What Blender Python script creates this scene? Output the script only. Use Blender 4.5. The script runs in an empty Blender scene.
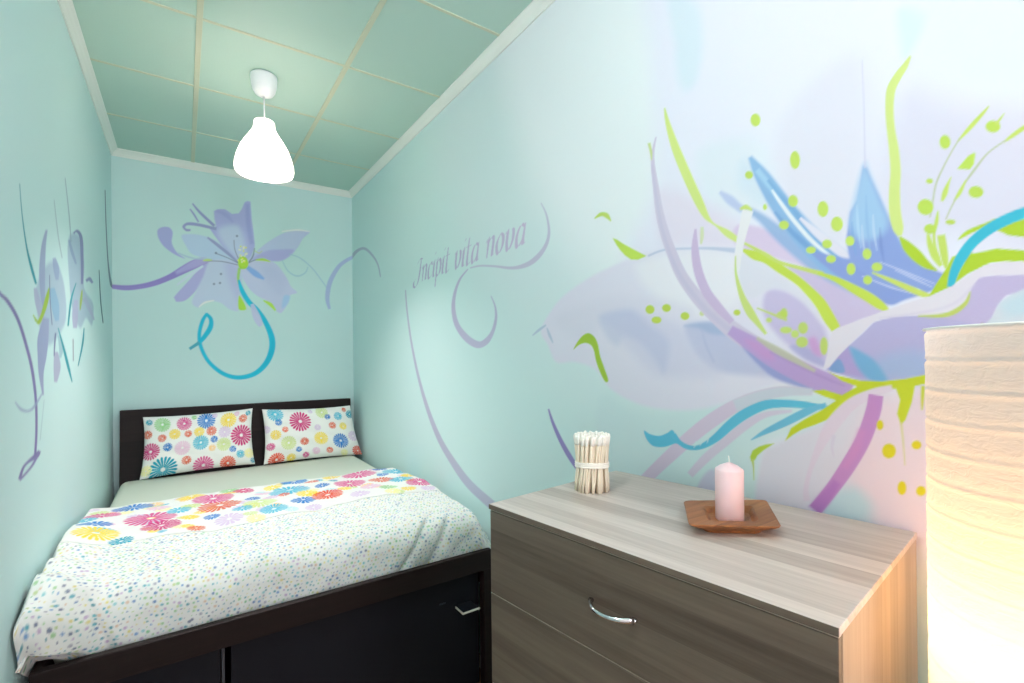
import bpy, bmesh, math, random
import numpy as np
from mathutils import Vector, Matrix
C = bpy.context.scene.collection
PI = math.pi
# ------------------------------------------------------------------ room measures (metres)
XL, XR, YB, YR, H = -0.388, 1.1987, 4.152, -2.20, 2.68
EYE = 1.25
FZ = -0.26          # floor level while measuring from the lens; everything is lifted at the end so the floor is at 0
# mural outlines measured on each wall, tenths of a millimetre: kind, colour, opacity, edge softness, points; the low pink wash at right is part painted lamp glow
MURAL_RIGHT = '''
B 226 238 243 60 2711 26924 37863 7998 25796 1173 19161 1224 13356 1703 8989 6524 7352 10357 9548 15185 12029 20698 16916 25754 26477
B 240 247 251 90 1548 18998 32107 5396 22933 1173 19161 1261 9140 5567 7677 7581 10509 10299 13685 13603 16546 17115 22448
B 235 237 252 95 601 9735 25999 3509 21464 1070 19086 1113 14144 1477 9066 3560 8359 6013 8987 8505 11261 11382 12922 10897 15861 9654 17936 9794 21698
B 218 235 246 80 229 9102 23427 8136 22387 7995 21044 8260 20193 8722 20413 8911 21830
B 226 238 246 70 314 8093 18289 6400 17924 6048 16319 6946 16178 7955 16849
B 232 225 242 90 339 9471 17575 8111 16892 6950 15918 7094 15294 8783 15736 9492 16060
B 229 230 244 90 316 5445 18617 4194 18791 4117 15781 4652 14935 5479 15572 6034 17539
B 222 222 240 90 409 3466 17709 2644 17144 1412 16352 1431 14206 2667 14723 3495 14803 3901 16137
B 230 240 246 80 448 3199 20632 1278 19237 1300 16796 2639 17609 3218 18677
B 216 240 240 80 139 3562 19476 3137 19121 3297 18622 3490 18525
B 212 236 239 95 271 12115 11025 10340 10760 8183 11142 5749 11633 4495 11524 5271 10733 6440 10241 6586 8597 8549 7812 12161 7879
B 228 226 241 100 92 6443 9939 6118 10288 5533 10655 4497 11306 3775 11673 3801 9099 4525 8685 5556 8623 6587 8547
B 240 222 236 90 279 4275 11110 3775 11673 2161 11854 2186 9181 3317 8737 3975 8948 4516 9559
B 196 226 238 90 198 5162 9005 4809 9450 4402 9628 4113 9310 4299 8857 4917 8797
B 231 230 246 100 105 15420 13648 14454 14607 13347 15126 12049 15481 10900 15665 9875 15767 8783 15707 7095 15242 5714 14742 4472 13701 4718 12396 5197 11662 6223 11757 7142 11351 8509 10974 10136 10966 11541 11402 12296 12069 13390 12350 14490 12350 14977 13027
B 240 241 249 90 286 10274 15525 8450 15555 7014 15122 6835 14211 7544 13487 8473 13783 9516 14238 10282 14954
B 224 224 241 70 299 14462 14063 12063 14508 10289 14447 8472 13840 9520 13933 11598 13847 13105 13155
B 196 204 233 90 189 11928 13871 10709 14039 9906 13501 9240 13010 9248 12411 9434 12048 9728 12412 10310 12955 11152 13348
B 205 212 236 70 203 12071 13952 10926 13796 11247 12918 11793 13278
B 198 203 232 95 132 8610 13419 7783 13422 6849 13049 5741 12352 5519 11975 6470 11999 7503 12082 8104 12407 8484 12924
B 208 210 236 55 304 12072 13882 10296 13939 8479 13268 7503 12082 8497 11921 9734 11981 10939 12909
B 168 188 224 80 83 8678 13394 7997 13464 7487 13375 7205 13092 7787 13120 8220 13310
S 184 192 226 60 55 8109 13244 8079 13249 8004 12814 7945 12832 7764 12340 7709 12363
B 236 237 245 90 75 7143 11298 6223 11757 5701 11803 5749 11633 6350 11477 6870 11265
S 196 206 230 100 29 9941 15625 9967 15689 9343 15697 9355 15759 8449 15569 8450 15627 7761 15423 7755 15504 7101 15217 7088 15346
S 190 208 228 100 33 15976 13434 16020 13468 15502 13612 15603 13698 15064 13804 15119 13856
S 192 206 228 100 40 15059 13701 14999 13711 14949 13405 14802 13435 14691 13089 14634 13103
B 224 208 236 100 70 7004 15931 6057 15536 5268 14828 4467 14136 3825 13508 4469 13962 5489 14609 6434 15067 7092 15478
B 209 197 230 100 45 5853 14717 5062 14356 4469 14006 3825 13446 4252 13271 4710 13128 4946 13639 5362 14192
B 203 194 230 95 95 6294 14094 5837 14063 5324 13676 4952 13029 4961 12261 5403 12468 5967 12935 6351 13526
B 226 228 241 90 73 6959 15138 6311 14844 5718 14312 5237 13783 4992 13190 5498 13810 6073 14166 6653 13984 6941 14354
B 180 180 224 90 70 5510 12752 5186 12581 4961 12261 5382 12398 5736 12710
B 210 165 220 90 69 5333 12863 5162 12902 5041 12488 5229 12559
B 216 232 246 80 203 6822 17568 6044 16685 6220 16242 6885 16811 6987 17312
S 150 185 228 90 70 7020 16357 6977 16442 6556 15994 6442 16134 5936 15208 5710 15469 5198 14421 4922 14833 4576 13943 4361 14326 3893 13531 3788 13736
S 146 188 230 100 46 6707 17577 6618 17601 6521 16955 6203 17057 6072 15968 5655 16175 5513 15058 5108 15395 4877 14283 4519 14757 4193 13757 4008 14239 3532 13625 3479 13893
S 176 216 242 80 48 6545 17170 6426 17226 6102 16483 5990 16544 5638 15776 5537 15846 5195 15211 5119 15276
S 118 170 222 80 34 6242 16846 6184 16874 5789 16087 5700 16141 5273 15304 5167 15394 4732 14678 4655 14766 4296 14258 4261 14304
S 112 160 218 70 35 6070 16014 6033 16036 5701 15414 5619 15481 5201 14830 5121 14923 4590 14241 4533 14321
S 238 246 253 100 19 6138 16577 6098 16592 5964 16221 5896 16252 5625 15647 5554 15691 5252 15115 5192 15169 4871 14705 4834 14752 4570 14440 4549 14473
S 232 231 246 100 22 5499 15715 5454 15757 5148 15217 5039 15333 4747 14763 4638 14901 4383 14438 4319 14534 4072 14199 4051 14254 3506 13911 3501 13929
S 192 206 238 100 53 7530 16916 7474 16963 7300 16574 7137 16713 6943 16247 6839 16339
B 142 164 224 100 42 5225 14889 4558 14631 3500 14282 2903 13954 3053 13744 3507 13599 3790 13526 4246 13870 4816 14364
P 144 168 226 100 37 4200 16530 4128 16463 4041 16181 3905 15785 3788 15421 3673 15086 3576 14821 3418 14488 3185 14210 2873 14026 2993 13775 3505 13759 4098 14126 4463 14527 4534 15021 4452 15613 4318 15837
B 168 207 240 90 106 4200 16530 4110 16415 3905 15722 3773 15232 3913 14974 4235 14958 4455 15266 4413 15690
S 190 222 246 80 26 4324 15731 4313 15728 4328 15266 4282 15261 4260 14791 4249 14791
S 150 190 234 80 25 4157 15898 4147 15896 4167 15314 4113 15306 4098 14718 4087 14717
S 205 225 246 80 25 4036 15443 4026 15441 4035 15072 4000 15069 3974 14693 3963 14693
S 128 172 226 80 26 4422 15388 4410 15386 4429 15028 4373 15024 4354 14659 4343 14659
S 126 150 214 80 25 3916 15141 3906 15140 3923 14785 3872 14782 3855 14422 3844 14422
S 205 225 246 80 26 4237 15279 4226 15277 4235 14924 4199 14921 4171 14561 4161 14561
S 196 206 240 90 16 3922 14425 3915 14443 3508 14143 3495 14179 3040 13849 3034 13866
S 196 206 240 90 16 4246 14181 4239 14199 3758 13873 3747 13910 3348 13691 3344 13710
S 196 206 240 90 16 3669 14218 3662 14236 3350 13979 3336 14016 3086 13797 3079 13814
S 212 212 236 70 17 4204 18795 4185 18786 4183 17717 4156 17706 4182 16481 4146 16469
S 214 232 140 100 14 3384 18459 3356 18425 3501 18341 3419 18236 3632 18213 3520 18076 3768 17973 3622 17860 3796 17550 3653 17488 3774 17119 3632 17082 3740 16693 3575 16654 3724 16245 3550 16191 3749 15886 3566 15829 3753 15422 3555 15393 3696 15068 3518 15073 3608 14898 3544 14904
S 182 213 56 100 14 3589 14871 3563 14891 3525 14622 3403 14731 3373 14373 3242 14521 3191 14187 3118 14301 3010 14101 2999 14125
S 214 232 140 100 19 9300 19990 9247 19977 9241 19468 9069 19438 9023 18614 8746 18600 8635 17621 8346 17638 8273 16826 8015 16864 8008 16373 7851 16423 7775 16155 7724 16194 7623 16021 7580 16067 7371 15725 7257 15854 7110 15521 7017 15633 6932 15402 6871 15476
S 202 224 88 100 17 6893 15220 6859 15285 6631 14971 6544 15168 6338 14824 6232 15004 6033 14559 5911 14721 5619 14218 5501 14361 5373 13929 5226 14067 5167 13628 4973 13764 4993 13277 4785 13403 4835 13030 4667 13140
S 205 224 120 100 17 6863 15403 6831 15453 6333 15004 6284 15083 5986 14749 5954 14823 5502 14519 5478 14606 5013 14294 4986 14400
S 202 224 88 100 15 5114 14355 5093 14416 4781 14146 4736 14252 4471 13881 4392 14033 4186 13644 4091 13814 3972 13465 3884 13613 3789 13376 3760 13425
S 208 226 110 100 14 4067 14223 4056 14251 3766 13995 3736 14076 3508 13805 3468 13910 3286 13653 3249 13769 3094 13576 3075 13648
P 182 213 56 100 13 3145 13619 3022 13856 2887 14104 2784 14333 2614 14396 2465 14349 2176 14376 1891 14294 1432 14139 1433 13974 1893 14095 2255 14136 2563 13985 2818 13771
B 182 213 56 100 12 2696 14636 2583 14779 2327 14866 2107 14921 1425 14949 1429 14437 1962 14552 2122 14658 2314 14773 2502 14724
S 64 191 217 100 13 2763 13748 2860 13793 2699 13990 2819 14066 2593 14226 2722 14358 2426 14488 2526 14656 2151 14704 2218 14891 1819 14823 1856 15022 1414 14841 1436 15025
S 200 224 108 100 13 2260 16963 2250 16947 2335 16899 2306 16851 2464 16780 2420 16707 2572 16655 2532 16590 2686 16498 2670 16473
S 190 202 170 100 13 2659 16542 2640 16519 2773 16339 2756 16320 2908 16063 2887 16043 3016 15789 2991 15771 3063 15491 3039 15479 3110 15173 3089 15163
S 200 224 108 100 12 1648 16529 1623 16462 1863 16416 1833 16340 1984 16338 1956 16270 2076 16249 2064 16224
S 190 202 170 100 13 2050 16275 2039 16250 2283 16129 2269 16103 2463 15904 2437 15867 2612 15670 2592 15644
S 200 224 108 100 13 2581 15730 2567 15715 2683 15551 2635 15499 2754 15391 2737 15370
S 190 202 170 100 13 2726 15438 2707 15420 2813 15235 2795 15218 2871 15077 2855 15064
S 200 224 108 100 13 2789 15849 2778 15840 2848 15742 2808 15710 2911 15597 2836 15540 2935 15442 2901 15415
S 200 224 108 100 13 2990 15258 2968 15248 3032 15061 2974 15034 3065 14831 3020 14818 3052 14589 3008 14592 2987 14345 2959 14352
S 200 224 108 100 14 3156 14844 3111 14845 3148 14635 3061 14653 3086 14373 2978 14422 2970 14174 2920 14206
S 200 224 108 100 13 2997 14783 2881 14783 2974 14547 2851 14548 2936 14294 2835 14295 2894 14140 2851 14140
B 200 227 105 100 19 5462 17096 5496 16957 5575 16922 5654 17011 5686 17174 5651 17313 5570 17347 5492 17256
B 200 227 105 100 20 6382 18419 6420 18320 6511 18308 6601 18393 6638 18526 6599 18627 6507 18636 6418 18550
B 200 227 105 100 20 6590 17105 6621 17043 6695 17037 6769 17090 6800 17173 6768 17235 6693 17241 6619 17187
B 200 227 105 100 19 5517 16147 5550 16056 5630 16036 5710 16099 5743 16210 5708 16302 5627 16320 5548 16256
B 200 227 105 100 18 4872 15789 4906 15670 4986 15637 5066 15711 5098 15848 5063 15968 4982 15999 4903 15924
B 200 227 105 100 18 4588 15384 4624 15276 4707 15246 4791 15314 4825 15440 4788 15550 4704 15578 4621 15509
B 200 227 105 100 19 5726 15630 5761 15562 5843 15549 5926 15600 5960 15685 5924 15754 5841 15766 5759 15714
B 200 227 105 100 20 6245 16199 6260 16151 6295 16138 6330 16169 6345 16226 6329 16275 6294 16287 6259 16256
B 192 222 92 100 15 2784 16507 2808 16422 2865 16404 2921 16464 2944 16567 2919 16653 2862 16670 2807 16609
B 192 222 92 100 14 2111 16527 2140 16463 2208 16459 2276 16518 2304 16605 2274 16670 2206 16673 2138 16614
B 192 222 92 100 16 3048 15851 3063 15822 3101 15819 3138 15845 3153 15884 3137 15914 3100 15916 3063 15890
B 192 222 92 100 16 3045 15347 3081 15247 3168 15224 3254 15292 3290 15413 3252 15514 3164 15536 3079 15466
B 192 222 92 100 15 2341 15432 2371 15364 2442 15352 2513 15404 2542 15491 2511 15560 2440 15571 2369 15517
B 192 222 92 100 16 3012 14914 3039 14852 3103 14838 3167 14881 3193 14956 3166 15019 3101 15032 3037 14989
B 192 222 92 100 15 2728 14981 2749 14953 2799 14951 2850 14977 2871 15015 2850 15044 2799 15045 2748 15019
B 200 227 105 100 18 4810 14989 4840 14924 4912 14909 4984 14952 5013 15031 4982 15096 4909 15111 4838 15066
B 200 227 105 100 18 5140 14919 5171 14868 5247 14858 5322 14896 5353 14960 5321 15011 5245 15020 5170 14981
B 200 227 105 100 18 4734 14640 4763 14583 4834 14569 4905 14607 4935 14676 4904 14734 4832 14747 4762 14708
B 200 227 105 100 17 4361 14359 4387 14271 4447 14242 4507 14289 4531 14386 4505 14474 4444 14502 4385 14454
B 200 227 105 100 17 4066 14628 4091 14550 4148 14526 4205 14571 4229 14658 4204 14736 4146 14759 4089 14714
B 200 227 105 100 17 3876 14323 3905 14261 3973 14244 4041 14283 4069 14354 4040 14416 3971 14432 3904 14393
B 200 227 105 100 17 4061 14079 4085 14015 4143 13995 4200 14031 4223 14102 4199 14166 4141 14186 4084 14149
B 200 227 105 100 17 4374 14966 4399 14895 4459 14875 4520 14919 4544 15001 4518 15073 4457 15092 4397 15047
S 200 224 108 100 12 2153 16572 2182 16618 2094 16660 2114 16690 2061 16733 2069 16744
P 192 222 92 100 13 2697 15967 2626 16056 2542 16156 2461 16192 2441 16157 2463 15981 2518 15899
B 196 219 92 100 25 9726 13967 9778 13874 9901 13843 10025 13894 10075 13999 10022 14093 9897 14123 9775 14070
B 196 219 92 100 24 9120 13957 9168 13877 9283 13852 9398 13898 9445 13987 9396 14068 9280 14092 9166 14046
B 196 219 92 100 25 9469 13625 9524 13554 9656 13532 9790 13572 9846 13653 9788 13725 9654 13746 9522 13705
B 196 219 92 100 23 8491 13670 8535 13592 8642 13566 8749 13608 8792 13693 8747 13772 8639 13797 8533 13754
B 196 219 92 100 21 6963 13640 6992 13587 7060 13570 7128 13599 7156 13657 7127 13710 7058 13727 6990 13698
B 215 226 165 100 22 8010 13701 8033 13654 8089 13638 8144 13663 8167 13714 8143 13762 8087 13778 8032 13753
B 196 221 96 90 29 5785 13480 5824 13415 5915 13394 6007 13429 6045 13501 6005 13567 5913 13588 5822 13552
B 196 221 96 90 30 6155 13387 6177 13345 6229 13330 6281 13352 6302 13398 6280 13440 6227 13454 6176 13432
B 196 221 96 90 29 5686 13115 5727 13058 5825 13038 5924 13068 5965 13130 5923 13188 5823 13206 5726 13176
B 196 221 96 90 28 5330 13142 5363 13045 5441 13007 5519 13053 5550 13154 5516 13252 5438 13288 5361 13242
B 196 221 96 90 28 5334 12816 5373 12727 5466 12692 5560 12732 5599 12825 5558 12916 5464 12950 5371 12908
B 196 221 96 90 29 5785 13528 5810 13445 5868 13415 5925 13454 5949 13542 5923 13626 5865 13656 5808 13615
B 196 221 96 90 27 4915 12712 4941 12569 4999 12510 5057 12571 5080 12716 5054 12861 4995 12918 4937 12856
B 196 221 96 90 28 5529 13012 5556 12946 5620 12921 5684 12952 5710 13020 5683 13086 5618 13111 5555 13080
S 200 218 130 100 20 6534 13700 6519 13734 6165 13507 6141 13562 5812 13329 5785 13394
S 238 238 243 100 18 6873 16323 6592 16181 6966 15924 6720 15810 7063 15465 6850 15384 7104 15092 6926 15048 7073 14765 6964 14748
S 203 222 132 100 18 7099 15137 7066 15132 7109 14660 7040 14661 6994 14047 6841 14083 6807 13585 6612 13677 6593 13323 6468 13403 6337 13028 6276 13070
S 208 226 120 100 26 6936 16307 6953 16360 6789 16280 6777 16405 6638 16205 6614 16244
S 214 207 229 100 20 9626 19251 9571 19222 9806 18666 9673 18619 9732 17702 9508 17659 9646 16928 9354 16899 9473 16196 9142 16207 9202 15461 8859 15516 8897 14792 8559 14911 8403 14086 8081 14285 7938 13585 7624 13859 7411 13084 7110 13421 6761 12589 6471 12975
S 204 200 226 70 35 9790 18440 9733 18427 9669 17474 9576 17459 9440 16277 9316 16278 8922 14970 8801 15008 8050 13811 7935 13895 7167 13040 7075 13135
S 205 222 150 100 25 9924 19165 9811 19142 9842 18859 9747 18836 9798 18600 9759 18588
S 208 190 224 100 19 8296 16122 8232 16106 8400 15596 8175 15565 8339 14933 8061 14952 8086 14274 7827 14368 7702 13774 7497 13912 7263 13359 7139 13459
S 216 226 188 100 22 8105 16134 8011 16112 8115 15886 8006 15857 8126 15665 8064 15645
B 154 164 219 95 60 6933 12767 6216 12351 5518 12022 5131 11848 5218 11684 5633 11782 6268 12053
S 192 166 220 100 36 7337 13093 7183 13308 6782 12641 6552 12978 6285 12272 6047 12675 5736 11958 5522 12409 5216 11724 5045 12175 4708 11576 4585 11979 4489 11595 4421 11848
B 208 160 216 70 100 6850 12920 6335 12776 6093 12401 6464 12502
S 176 150 210 60 28 6224 12577 6202 12621 5642 12272 5612 12336 4997 11958 4972 12021 4595 11804 4580 11846
S 196 200 176 90 36 6556 12927 6515 12990 6134 12597 6047 12744 5660 12337 5593 12461 5207 12114 5176 12175
B 197 187 225 100 22 2415 13884 2017 13879 1546 13826 1550 13390 1996 13543 2147 13401 2238 13177 2332 12895 2685 12838 3199 12822 3936 12769 4074 13026 3709 13252 3195 13252 2910 13211 2652 13377 2525 13697
B 213 223 234 100 26 2147 13401 1959 13556 1547 13658 1555 12788 2358 12896 2251 13160
B 192 222 236 70 104 2109 13414 1662 13572 1665 13233 2024 13160
P 186 182 224 100 25 4559 12658 4256 12951 4037 13192 3708 13293 3194 13272 2151 12956 2160 11961 3207 11999 3606 11926 3858 11896 4157 11906 4585 12044 4962 12171 4757 12463
B 166 190 230 80 202 4155 12140 3852 12497 3202 12548 3130 12041 3605 11967
P 182 166 219 100 33 4798 12396 4502 12701 4373 12395 4192 12011 4566 12089 4921 12194
B 122 178 222 100 64 4483 12678 4260 12566 4010 12352 3806 11940 4085 11951 4301 12159 4428 12438
B 132 166 217 100 33 4900 12194 4698 12418 4584 12154 4721 12108
P 230 226 238 100 14 5013 12216 4938 12510 4894 12824 4831 13023 4642 13135 4252 13271 3894 13401 3475 13535 3269 13593 3039 13655 2818 13762 2564 13951 2334 14107 2077 14127 1544 14026 1546 13809 2017 13879 2270 13908 2415 13884 2525 13715 2595 13502 2751 13311 2910 13230 3195 13262 3510 13277 3708 13262 3931 13227 4072 13174 4255 12972 4501 12722 4705 12485 4900 12228
S 196 213 112 100 13 2549 13649 2529 13638 2611 13488 2567 13440 2754 13353 2720 13267 2943 13280 2936 13203 3303 13276 3303 13246
S 212 205 228 60 39 3930 13258 3932 13279 3191 13311 3197 13350 2743 13445 2756 13479 2461 13767 2479 13796
B 172 172 100 100 15 2351 13004 2361 12966 2384 12952 2408 12969 2417 13008 2407 13046 2383 13061 2360 13043
S 220 206 229 100 27 10361 8144 10720 8329 9730 8806 10054 9007 8988 9497 9298 9732 8309 10102 8599 10373 7635 10640 7878 10943 7010 11077 7167 11370 6435 11353 6517 11638 5857 11531 5872 11771 5264 11589 5257 11728
S 206 218 230 80 49 7087 11050 7202 11336 6438 11352 6513 11613 5856 11526 5873 11753 5262 11589 5258 11728
S 220 209 231 90 32 8450 9055 8617 9160 7920 9605 8109 9756 7358 10123 7521 10286 6784 10635 6916 10814 6309 10973 6351 11112 5704 11147 5712 11217
B 208 206 230 90 69 8278 8733 8082 9194 7773 9391 7660 8868
B 100 194 225 100 21 10187 10189 9952 10108 9609 10095 9313 10217 9115 10330 8959 10142 8824 9985 9032 9935 9428 9780 9841 9750 10091 9934
S 100 194 225 100 18 9201 10057 8999 10250 8947 9940 8837 10069 8686 9835 8625 9979 8354 9844 8364 9970 8000 9969 8081 10107 7595 10228 7750 10389 7202 10584 7380 10770 6805 10895 6942 11118 6323 11165 6381 11390 5869 11253 5867 11446 5424 11265 5407 11429 4936 11270 4924 11360
S 214 236 240 80 17 8384 9901 8399 9904 8339 9991 8377 9995 8316 10110 8332 10111
S 214 236 240 80 17 8191 9986 8206 9988 8147 10074 8183 10078 8125 10192 8140 10194
S 214 236 240 80 17 7970 10101 7985 10104 7928 10188 7963 10192 7906 10304 7921 10306
S 116 193 225 100 17 6715 10344 6728 10364 6357 10535 6413 10639 5833 10808 5913 10973 5360 11103 5430 11267 4959 11372 4981 11433
P 203 217 54 100 15 4921 12138 4722 12052 4303 11955 3909 11951 3539 12009 3221 12097 2906 12180 2908 11932 3208 11921 3364 11875 3415 11554 3523 11185 3598 11076 3662 11293 3609 11582 3673 11802 3842 11814 4159 11715 4457 11526 4671 11335 4811 11168 4954 11042 5205 10902 5488 10766 5692 10611 5878 10443 5735 10773 5441 11005 5075 11247 4767 11495 5009 11569 5260 11682 5008 11728 4648 11624 4360 11823 4645 11933
S 217 218 150 80 16 3618 11132 3577 11142 3584 10773 3552 10781 3549 10275 3532 10279
S 205 215 70 100 14 3270 11881 3208 11880 3276 11644 3222 11645 3271 11407 3248 11408
S 231 218 238 100 27 3753 11878 3727 11760 4081 11786 4024 11614 4526 11539 4391 11341 4945 11049 4723 10882 5189 10468 5022 10400 5352 9905 5251 9887 5470 9404 5361 9413 5473 9085 5321 9134
S 222 214 236 80 22 4855 10723 4776 10719 4889 10442 4829 10451 4831 10225 4811 10233
S 202 148 212 100 15 4149 11680 3889 11640 4208 11333 3943 11265 4391 10737 4134 10632 4675 10146 4425 10009 4982 9574 4758 9435 5342 9016 5113 8871
S 182 124 206 70 68 4831 9722 4704 9643 5098 9364 4890 9229 5357 8988 5140 8841
S 214 150 210 60 65 4347 10916 4208 10876 4489 10476 4336 10419 4658 10045 4557 10000
B 226 216 44 100 17 3893 11044 3911 10969 3955 10933 3998 10959 4015 11031 3996 11107 3952 11142 3910 11116
B 226 216 44 100 16 3686 10537 3721 10423 3806 10364 3890 10395 3924 10500 3888 10616 3802 10673 3719 10640
B 226 216 44 100 16 3274 10718 3297 10652 3353 10617 3409 10635 3432 10695 3408 10762 3351 10796 3296 10777
B 226 216 44 100 16 3521 9818 3543 9714 3596 9660 3648 9690 3669 9786 3646 9892 3593 9944 3541 9913
B 226 216 44 100 16 3213 9826 3236 9752 3292 9710 3347 9726 3369 9791 3345 9867 3290 9908 3235 9890
P 186 213 74 100 18 6129 10352 6338 10298 6516 10217 6685 10091 6753 9914 6728 9803 6623 9859 6557 9984 6390 10148
S 196 214 120 100 18 6727 9863 6649 9884 6684 9643 6645 9653 6666 9341 6645 9346
S 196 222 108 100 24 12277 17385 12304 17422 11948 17397 11993 17543 11776 17308 11644 17417 11522 17118 11486 17131
P 196 226 94 100 23 11443 16536 11241 16443 10978 16255 10514 15968 10013 15668 10354 15609 10644 15666 10897 15845 11113 16067 11266 16264
B 168 203 68 100 25 13466 12815 13214 13123 12916 13329 12629 13381 12353 13233 12184 12963 12082 12559 11905 12178 11708 11735 11864 11679 12124 12036 12301 12421 12386 12739 12534 12945 12816 13036 13162 12974
S 203 203 225 100 30 15358 18781 15310 18781 15036 18211 14938 18204 14922 17517 14759 17477 15175 17040 14968 16937 15787 16710 15555 16521 16466 16551 16344 16350 17456 16559 17449 16426 18839 16841 18853 16751 20213 17084 20204 17005 21211 17128 21186 17065
S 194 195 222 100 35 21446 17101 21365 17057 22423 16687 22229 16611 23072 15963 22737 15893 23267 15150 22807 15127 22912 14270 22398 14347 21929 13496 21445 13715 20654 13047 20494 13379 19592 13192 19936 13428 18982 13717 19263 13797 18697 14376 18912 14404 18817 14956 18944 14952 19190 15461 19256 15455
S 192 196 219 100 40 29819 17047 29649 17031 29630 15721 29395 15710 29043 13745 28753 13753 28024 11522 27665 11565 26662 9441 26177 9550 25128 7824 24547 8027 23353 6675 22725 6979 21728 5894 21114 6299 19595 5372 19048 5821
S 150 141 200 100 27 15032 10467 14941 10492 14801 9920 14626 9982 14351 9256 14127 9359 13843 8709 13609 8842 13271 8257 13090 8373
S 182 196 216 100 55 41718 21132 42435 21441 39947 21427 40424 21721 38282 21311 38092 21473 36434 20465 36070 20495 35167 19556 34877 19543 34606 18590 34395 18574
S 180 182 214 95 25 27808 18371 27700 18413 27476 18583 27260 18667 27009 18560 26901 18602
S 181 182 214 95 25 27234 18559 27126 18601 27471 17940 27255 18024 27785 17295 27569 17379 28193 16971 27977 17055 28502 17061 28286 17145 28435 17336 28219 17420 28017 17498 27909 17540
S 182 183 214 95 25 27100 17963 26992 18005 26964 18127 26748 18211 27118 17228 27010 17270
S 182 183 215 95 25 26963 17872 26855 17914 26699 18129 26483 18213 26534 17992 26318 18076 26700 17302 26484 17386 26487 17324 26379 17366
S 185 184 216 95 25 25671 17972 25563 18014 25879 18134 25663 18218 26210 17856 25994 17940 26320 17396 26104 17480 26166 17214 25950 17298 25777 17421 25669 17463
S 186 185 216 95 25 25490 18065 25382 18107 25442 18137 25226 18221 25637 17328 25421 17412 25413 17285 25305 17327
S 186 185 216 95 25 25251 18508 25143 18550 25146 18619 25038 18661
S 187 185 217 95 25 25104 18022 24996 18064 25045 18140 24829 18224 25356 16643 25248 16685
S 187 185 217 95 25 25046 17931 24938 17973 24794 18141 24578 18225 24624 17913 24408 17997 24772 17407 24556 17491 25054 17221 24838 17305 25179 17379 25071 17421
S 189 186 218 95 25 24299 18073 24191 18115 24251 18145 24035 18229 24446 17336 24230 17420 24222 17293 24114 17335
S 189 186 218 95 25 24061 18516 23953 18558 23955 18627 23847 18669
S 190 187 218 95 25 23622 18583 23514 18625 23978 17412 23762 17496 23863 17229 23647 17313 23591 17389 23483 17431
S 190 187 218 95 25 23959 18168 23851 18210 23425 18189 23317 18231
S 193 188 219 95 25 22828 18037 22720 18079 22716 18155 22500 18239 22844 17512 22628 17596 22725 17237 22509 17321 22372 17607 22156 17691 22273 18020 22057 18104 22292 18179 22184 18221
S 195 189 220 95 25 21943 18089 21835 18131 21896 18161 21680 18245 22090 17351 21874 17435 21866 17309 21758 17351
S 195 189 220 95 25 21705 18532 21597 18574 21599 18642 21491 18684
S 196 190 221 95 25 21266 18599 21158 18641 21623 17428 21407 17512 21508 17245 21292 17329 21235 17405 21127 17447
S 196 190 220 95 25 21604 18183 21496 18225 21070 18205 20962 18247
S 199 191 222 95 25 20419 18053 20311 18095 20705 18169 20489 18253 21031 17799 20815 17883 21104 17385 20888 17469 20952 17249 20736 17333 20519 17640 20411 17682
S 199 191 222 95 25 20360 18192 20252 18234 20628 17389 20412 17473 20400 17365 20292 17407
S 201 192 223 95 25 19610 18013 19502 18055 19474 18177 19258 18261 19628 17278 19520 17320
S 201 192 223 95 25 19473 17922 19365 17964 19210 18179 18994 18263 19044 18042 18828 18126 19210 17352 18994 17436 18997 17374 18889 17416
S 204 194 224 95 25 18348 18205 18240 18247 18731 17860 18515 17944 18806 17493 18590 17577 18650 17264 18434 17348 18308 17588 18092 17672 18235 18001 18019 18085 18348 18205 18240 18247
S 205 194 225 95 25 17958 18070 17850 18112 17847 18188 17631 18272 17975 17544 17759 17628 17856 17269 17640 17353 17503 17639 17287 17723 17403 18053 17187 18137 17422 18211 17314 18253
S 209 196 226 95 25 16529 18079 16421 18121 16814 18195 16598 18279 17141 17825 16925 17909 17214 17411 16998 17495 17062 17275 16846 17359 16628 17665 16520 17707
S 209 196 226 95 25 16469 18218 16361 18260 16737 17415 16521 17499 16509 17391 16401 17433
'''
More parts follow.
